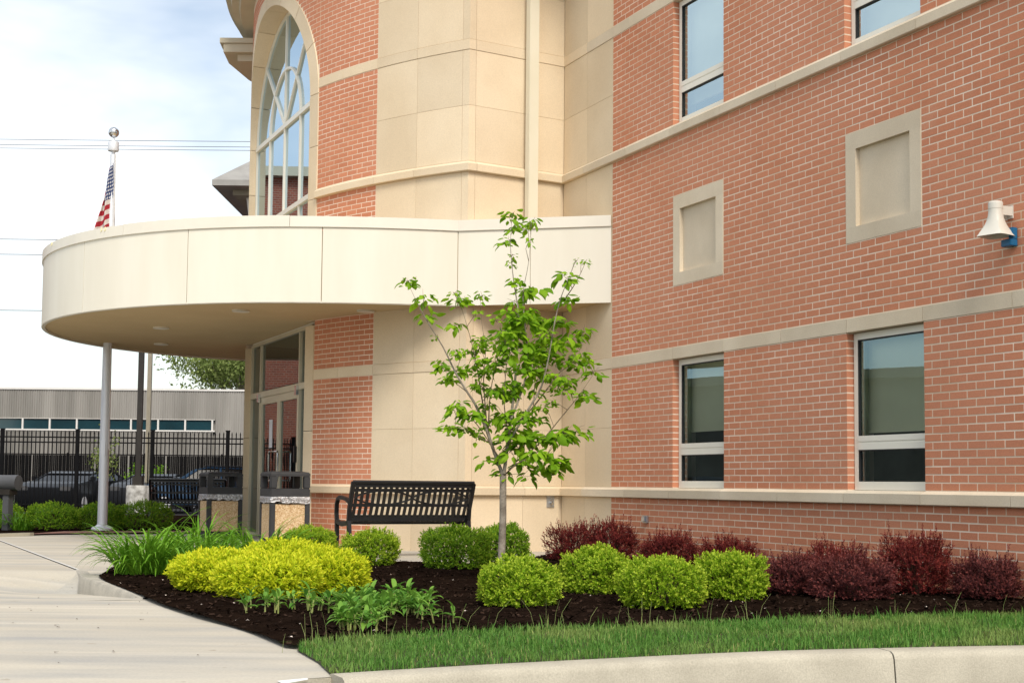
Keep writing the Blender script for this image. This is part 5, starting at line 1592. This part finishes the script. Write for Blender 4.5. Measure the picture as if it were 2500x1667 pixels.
# ================================================================== young tree in the bed
TX, TY = -.075, 11.5
KX = .003634
def tp(xd, yd, dy=0.0):             # plan of the crown laid out in its own vertical plane, then given depth
    return Vector(((xd - 1158) * KX, dy, .83 + (1111 - yd) * KX))
tree = empty('young_dogwood_tree', (TX, TY, 0.02), 0, 'slim young tree with bright green leaves in front of the entrance', 'tree')
stems = {
 'a': [(1160, 1092), (1140, 1040), (1118, 980), (1095, 930), (1075, 900), (1050, 860), (1020, 800), (985, 745), (960, 700), (938, 655)],
 'b': [(1146, 1060), (1125, 990), (1110, 920), (1100, 860), (1085, 790), (1065, 720), (1050, 680)],
 'c': [(1162, 1088), (1170, 1020), (1178, 950), (1185, 880), (1190, 800), (1192, 720), (1180, 640), (1172, 560), (1175, 488)],
 'd': [(1178, 960), (1200, 900), (1215, 830), (1205, 720), (1203, 660), (1215, 590), (1221, 497)],
 'e': [(1170, 1020), (1210, 950), (1245, 890), (1262, 820), (1275, 740), (1290, 680), (1310, 630), (1321, 595)],
 'f': [(1175, 990), (1230, 930), (1290, 850), (1330, 815), (1348, 755)],
 'g': [(1185, 1062), (1240, 1020), (1290, 960), (1330, 910), (1362, 862)],
 'h': [(1164, 1090), (1190, 1066), (1225, 1050), (1270, 1046)],
 'i': [(1134, 1020), (1100, 1003), (1070, 990), (1045, 985)],
 'j': [(1115, 965), (1080, 905), (1040, 870), (1008, 830)],
 'k': [(1120, 960), (1112, 870), (1115, 800), (1104, 720), (1101, 668)],
 'l': [(1295, 690), (1325, 645), (1346, 600)],
 'm': [(1125, 985), (1130, 900), (1145, 830), (1150, 770)],
 'n': [(1172, 1000), (1160, 920), (1165, 850), (1160, 780)],
 'o': [(1195, 1030), (1225, 960), (1232, 880), (1240, 800), (1250, 730)],
 'p': [(1150, 1050), (1110, 990), (1080, 955), (1055, 935)],
}
depth = {'a': -.10, 'b': .30, 'c': .05, 'd': .18, 'e': -.15, 'f': .30, 'g': -.30, 'h': -.25, 'i': -.30, 'j': .40, 'k': .45, 'l': -.20, 'm': -.35, 'n': -.42, 'o': .48, 'p': -.2}
SP = []; stem_pts = []
MB().tube([(.0, 0, -.03), (.002, 0, .25), (.010, 0, .55), tp(1160, 1092)], [.036, .031, .029, .028], 12).build('trunk', MAT['bark'], tree, smooth=True)
for kx, pl in stems.items():
    pts = []; n = len(pl)
    for i, (x, y) in enumerate(pl):
        t = i / (n - 1); pts.append(tp(x, y, depth[kx] * t ** .8 * (1 if kx != 'l' else 1) + random.gauss(0, .01)))
    # smooth
    sm = []
    for i in range(n - 1):
        a, b, c, d = pts[max(i - 1, 0)], pts[i], pts[i + 1], pts[min(i + 2, n - 1)]
        for k in range(3):
            t = k / 3; sm.append(((2 * b) + (c - a) * t + (2 * a - 5 * b + 4 * c - d) * t * t + (3 * b - a - 3 * c + d) * t ** 3) * .5)
    sm.append(pts[-1]); m = len(sm)
    r0 = {'a': .016, 'b': .009, 'c': .016, 'd': .010, 'e': .011, 'f': .008, 'g': .008, 'h': .008}.get(kx, .006)
    rad = [max(.0016, r0 * (1 - i / (m - 1)) ** .9) for i in range(m)]
    MB().tube(sm, rad, 7).build('branch', MAT['bark'] if r0 > .009 else MAT['twig'], tree, smooth=True)
    SP += [(p, i / (m - 1)) for i, p in enumerate(sm)]
clusters = [(1175, 487, .8, 7), (1220, 494, .8, 6), (1182, 512, .8, 5), (1163, 545, .8, 5), (1174, 600, .5, 4), (1214, 545, .5, 3), (1178, 575, .4, 3), (1192, 642, .9, 5), (1202, 664, .9, 6), (1230, 656, 1.05, 7), (1180, 690, .7, 4),
 (938, 652, .8, 6), (975, 688, .95, 6), (981, 732, .9, 6), (1047, 684, .9, 6), (1038, 662, .6, 4), (1104, 662, .7, 5), (1040, 740, .8, 6), (1100, 712, .5, 4), (1067, 680, .7, 4), (998, 775, .4, 3),
 (1297, 640, 1.0, 7), (1300, 686, 1.0, 7), (1346, 602, .45, 5), (1322, 600, .3, 2),
 (1190, 722, 1.1, 8), (1230, 716, 1.2, 9), (1262, 722, 1.2, 8), (1292, 726, 1.1, 8), (1212, 744, 1.1, 8), (1252, 764, 1.15, 8), (1160, 772, 1.0, 8), (1132, 772, .8, 8), (1100, 778, .6, 9), (1180, 762, 1.0, 8),
 (1202, 790, 1.1, 8), (1242, 792, 1.15, 8), (1290, 790, 1.1, 8), (1320, 764, 1.0, 7), (1345, 750, .9, 6), (1078, 800, .55, 9), (1052, 812, .7, 7), (1010, 827, .75, 8), (1150, 812, .6, 9), (1192, 822, 1.0, 7), (1232, 812, 1.1, 8), (1262, 802, 1.0, 7), (1300, 822, 1.0, 8), (1338, 822, .8, 6), (1357, 818, .8, 5),
 (1050, 852, .9, 8), (1085, 842, .7, 9), (1028, 864, .8, 8), (1120, 852, .6, 9), (1160, 852, .8, 8), (1212, 852, 1.0, 7), (1250, 862, .9, 6), (1100, 882, .7, 7), (1150, 900, .9, 7), (1190, 882, .9, 7), (1232, 902, .8, 5), (1290, 872, .8, 6), (1362, 860, .9, 7), (1350, 908, .95, 6), (1332, 912, .8, 4),
 (1055, 932, .9, 7), (1050, 946, .8, 5), (1076, 956, .9, 5), (1120, 932, .8, 6), (1100, 952, .8, 5), (1162, 956, 1.05, 8), (1202, 946, 1.0, 7), (1212, 962, 1.0, 6), (1242, 962, .8, 5), (1040, 990, .8, 6), (1075, 987, .9, 6), (1098, 1000, .7, 4), (1120, 972, .7, 5),
 (1180, 992, 1.15, 8), (1222, 1002, 1.1, 8), (1252, 1002, 1.1, 7), (1282, 1002, 1.15, 7), (1302, 992, 1.1, 6), (1332, 990, 1.1, 6), (1160, 1012, 1.0, 7), (1202, 1022, 1.1, 8), (1180, 1042, 1.1, 8), (1230, 1042, 1.1, 8), (1262, 1052, 1.1, 7), (1202, 1062, 1.0, 6), (1252, 1072, 1.0, 6), (1282, 1062, 1.1, 7), (1282, 1082, .9, 4), (1120, 1056, .9, 5), (1160, 1082, .9, 5), (1216, 1094, .9, 4), (1130, 905, .6, 5), (1268, 925, .6, 4), (1140, 745, .6, 5)]
for k in range(46):
    th_ = random.uniform(0, 6.28); q_ = math.sqrt(random.random())
    clusters.append((1212 + 118 * q_ * math.cos(th_), 835 + 135 * q_ * math.sin(th_), random.uniform(.55, .85), random.choice((5, 6, 7))))
def dog_leaf(L, w, droop, fold):
    n = 5; V = []; F = []
    for i in range(n + 1):
        t = i / n; th = droop * t; x = L * t * math.cos(th * .6); z = -L * t * math.sin(th * .6)
        ww = w * .5 * math.sin(math.pi * t ** .8) ** .8 * (1 - .25 * t) + .0005
        V += [(x, -ww, z + ww * -fold), (x, 0, z + .004), (x, ww, z + ww * -fold)]
    for i in range(n):
        a = i * 3; F += [(a, a + 1, a + 4, a + 3), (a + 1, a + 2, a + 5, a + 4)]
    return V, F
DOG = [dog_leaf(random.uniform(.075, .105), random.uniform(.046, .064), random.uniform(.5, 1.6), random.uniform(.1, .6)) for _ in range(8)]
DOGM = [mesh_np('leaf', V, F, MAT['dogwood'], smooth=True) for V, F in DOG]
leaves = []; twigs = []
for (x, y, sc, cnt) in clusters:
    c0 = tp(x, y)
    cand_ = sorted(SP, key=lambda q: (q[0].x - c0.x) ** 2 + (q[0].z - c0.z + .06) ** 2 + random.random() * .004 + (0 if q[0].z < c0.z + .02 else .03))[:3]
    anc = random.choice(cand_)[0] if (cand_[0][0] - c0).length > .1 else cand_[0][0]
    c = Vector((c0.x, anc.y + random.gauss(0, .07), c0.z))
    mid = (anc + c) * .5 + Vector((0, 0, .02)) + Vector((random.gauss(0, .012), random.gauss(0, .012), 0))
    twigs.append(([anc, mid, c], [.0028, .0022, .0014]))
    for k in range(3):
        e_ = c + Vector((random.gauss(0, .045), random.gauss(0, .04), random.gauss(.02, .03))) * sc
        twigs.append(([mid.lerp(c, random.uniform(.2, .9)), mid.lerp(e_, .8), e_], [.0016, .0012, .0008]))
    for k in range(int(cnt * 3.0)):
        a = random.uniform(0, 6.28); rr = .020 * sc + random.random() * .060 * sc * math.sqrt(cnt / 6)
        p = c + Vector((rr * math.cos(a) * 1.1, rr * math.sin(a), random.gauss(-.002, .022)))
        leaves.append((p, a + random.gauss(0, .35), random.gauss(.0, .32), random.gauss(0, .3), sc * random.uniform(.58, 1.24), random.randrange(8)))
m_ = MB()
for pts, rad in twigs: m_.tube(pts, rad, 5)
o = m_.build('twigs', MAT['twig'], tree, smooth=True); o['kind'] = 'stuff'
order = sorted(range(len(leaves)), key=lambda i: -leaves[i][4])
big = set(order[:300])
VV = []; FF = []; off = 0
for i, (p, a, pit, rol, sc, k) in enumerate(leaves):
    M4 = Matrix.Translation(p) @ Matrix.Rotation(a, 4, 'Z') @ Matrix.Rotation(pit, 4, 'Y') @ Matrix.Rotation(rol, 4, 'X') @ Matrix.Scale(sc, 4)
    if i in big:
        o = link('leaf', DOGM[k], tree); o.matrix_local = M4
    else:
        V, F = DOG[k]
        VV += [tuple(M4 @ Vector(v)) for v in V]; FF += [[off + j for j in f] for f in F]; off += len(V)
o = link('leaves', mesh_np('leaves', VV, FF, MAT['dogwood'], smooth=True), tree); o['kind'] = 'stuff'

# ================================================================== far planting
def far_shrub(x, y, r, h, label, seed, mat='yew'):
    shrub('rear_shrub', (x, y, .03), r, r * .9, h, MAT[mat], label, 'shrub', 'shrubs behind the flagpole', n=1100, lps=7, ll=.034, lw=.016, sl=.07, seed=seed, sq=.3, amp=.14, up=.5)
far_shrub(-8.75, 23.6, .42, .42, 'green shrub at the far left, behind the grey post', 51)
far_shrub(-7.62, 23.0, .42, .42, 'rounded green shrub between the rear daylily and the flagpole', 52)
far_shrub(-6.98, 23.5, .40, .42, 'rounded green shrub behind the foot of the flagpole', 53)
far_shrub(-6.30, 23.8, .46, .45, 'rounded green shrub in front of the concrete lamp base', 54)
far_shrub(-5.45, 27.6, .42, .42, 'green shrub under the far bench', 55)
far_shrub(-4.75, 27.4, .42, .42, 'dark red shrub in the shade behind the far bench', 56, 'berry')
daylily((-8.05, 22.75, .02), 'daylily clump right of the grey post in the rear bed', 150, .20, .95, False)
daylily((-9.1, 22.6, .02), 'daylily clump at the left edge of the rear bed', 120, .20, .92, False)

def tree_big(loc, label, h, crown_z, crx, crz, nl, ls, seed, trunk_r, mat='far_leaf', name='broadleaf_tree', holes=.15, nb=26):
    r_ = np.random.default_rng(seed); random.seed(seed)
    root = empty(name, loc, 0, label, 'tree')
    m_ = MB().tube([(0, 0, 0), (.02 * h, 0, h * .3), (0, .02 * h, h * .62)], [trunk_r, trunk_r * .7, trunk_r * .35], 10)
    m_.build('trunk', MAT['bark'], root, smooth=True)
    m_ = MB(); tips = []
    for k in range(nb):
        z0 = h * r_.uniform(.22, .6); th = r_.uniform(0, 6.28); q_ = math.sqrt(r_.random())
        e = Vector((crx * q_ * math.cos(th), crx * q_ * math.sin(th), crown_z + crz * r_.uniform(-.8, 1) * math.sqrt(max(.05, 1 - q_ * q_))))
        md_ = Vector((e.x * .45, e.y * .45, (z0 + e.z) / 2 + .04 * h))
        m_.tube([(0, 0, z0), md_, e], [trunk_r * .35, trunk_r * .2, trunk_r * .05], 6); tips += [e, md_.lerp(e, .6), md_.lerp(e, .8)]
    m_.build('branches', MAT['bark'], root)
    tips = np.array([tuple(t) for t in tips]); pick = r_.integers(0, len(tips), nl)
    P = tips[pick] + r_.normal(0, 1, (nl, 3)) * np.array([crx, crx, crz]) * .13
    d = unit(r_.normal(size=(nl, 3)) + [0, 0, -.3]); nr = unit(r_.normal(size=(nl, 3)) + [0, 0, 1])
    V, F, T = leaf_geo(P, d, nr, ls * r_.uniform(.6, 1.3, nl), ls * .6 * r_.uniform(.7, 1.2, nl), .15, .1)
    o = link('crown', leaf_mesh('crown', V, F, None, MAT[mat]), root); o['kind'] = 'stuff'
tree_big((-15.3, 78, -.2), 'broad green tree behind the grey building, under the canopy edge', 11.5, 7.0, 4.6, 3.6, 20000, .21, 61, .30)
tree_big((-9.75, 33.2, -.05), 'thin sparse young tree in front of the fence by the lamp base', 2.5, 1.45, .42, .75, 420, .075, 62, .022, 'far_leaf', 'sparse_young_tree', nb=22)
tree_big((-12.6, 47.5, -.2), 'dark leafy bush behind the slatted fence', 2.0, 1.1, .8, .6, 1500, .09, 63, .04, 'boxwood_dark', 'dark_bush')

# ================================================================== parked cars
def car(loc, rz, paint, label, L=4.5, W=1.8, Hh=1.62, rack=True):
    c = empty('parked_car', loc, rz, label, 'car', 'cars parked behind the fence')
    hw = W / 2
    side = [(-L / 2, .45), (-L / 2 + .03, .80), (-L / 2 + .35, .93), (-L * .20, 1.02), (L * .42, 1.04), (L / 2 - .03, .95), (L / 2, .50), (L / 2 - .1, .30), (-L / 2 + .1, .28)]
    rs = [[(x, y * hw, z) for x, z in side] for y in (-.93, -1.0, 1.0, .93)]
    rs = [[(x * (.985 if abs(y) < .95 else 1), y * hw, z) for x, z in side] for y in (-.93, -1.0, 1.0, .93)]
    # body as loft across the width
    rs2 = []
    for y, sc in ((-1.0, .97), (-.96, 1.0), (.96, 1.0), (1.0, .97)):
        rs2.append([(x * sc, y * hw, .30 + (z - .30) * (1 if abs(y) < .98 else .985)) for x, z in side])
    MB().rings(rs2).build('body', paint, c, smooth=True, bevel=.03)
    cab = [(-L * .21, 1.0), (-L * .08, Hh - .06), (0, Hh), (L * .36, Hh - .03), (L * .455, 1.02)]
    rs3 = [[(x, y * hw * (.93 if z < 1.1 else .80), z) for x, z in cab] for y in (-1, 1)]
    MB().rings(rs3).build('cabin', MAT['car_glass'], c)
    roof = [(-L * .085, Hh - .075), (0, Hh - .008), (L * .36, Hh - .038), (L * .375, Hh - .06), (L * .36, Hh + .004), (0, Hh + .035), (-L * .09, Hh - .035)]
    MB().rings([[(x, y * hw * .815, z) for x, z in roof] for y in (-1, 1)]).build('roof', paint, c, bevel=.02)
    for sy in (-1, 1):
        for a, b in (((-L * .21, 1.0), (-L * .08, Hh - .06)), ((L * .10, 1.0), (L * .09, Hh - .02)), ((L * .455, 1.0), (L * .36, Hh - .03)), ((L * .27, 1.0), (L * .26, Hh - .03))):
            MB().tube([(a[0], sy * hw * .935, a[1]), (b[0], sy * hw * .81, b[1])], .035, 6).build('pillar', paint, c)
        if rack: MB().tube([(-.05, sy * hw * .72, Hh + .07), (L * .33, sy * hw * .72, Hh + .05)], .022, 6).build('roof_rail', MAT['black_metal'], c)
        for x in (-L * .31, L * .29):
            w_ = MB().rings([[(x + r * math.cos(2 * math.pi * k / 20), sy * y, .33 + r * math.sin(2 * math.pi * k / 20)) for k in range(20)] for r, y in ((.2, hw - .22), (.33, hw - .2), (.33, hw - .02), (.22, hw + .005))]).build('wheel', MAT['gasket'], c)
            MB().rings([[(x + r * math.cos(2 * math.pi * k / 16), sy * y, .33 + r * math.sin(2 * math.pi * k / 16)) for k in range(16)] for r, y in ((.21, hw), (.19, hw + .012), (.05, hw + .006))]).build('rim', MAT['pole_metal'], w_)
        MB().box((-L / 2 + .0, sy * hw * .72 - .16, .70), (-L / 2 + .10, sy * hw * .72 + .16, .84)).build('headlight', MAT['grey_paint'], c, bevel=.02)
        MB().box((L / 2 - .08, sy * hw * .78 - .12, .74), (L / 2 + .003, sy * hw * .78 + .12, .94)).build('tail_light', MAT['paver'], c, bevel=.02)
        MB().box((-L * .19, sy * (hw + .02) - .06, 1.02), (-L * .16, sy * (hw + .02) + .08, 1.14)).build('mirror', paint, c, bevel=.01)
    return c
def paint(name, c):
    m_ = simple(name, c, tuple(v * 1.1 for v in c), .4, 1, spec=.25, coat=.12); return m_
car((-9.75, 44.2, -.185), R(16), paint('blue_paint', (.018, .055, .115)), 'dark blue estate car with roof rails, right of the lamp post', 4.3, 1.8, 1.44)
car((-13.75, 43.5, -.185), R(84), paint('black_paint', (.008, .009, .011)), 'black car behind the fence left of the flagpole', 4.4, 1.85, 1.27, False)
car((-11.6, 45.2, -.185), R(86), paint('grey_car_paint', (.02, .022, .026)), 'dark grey car between the black car and the blue estate', 4.3, 1.75, 1.22, False)
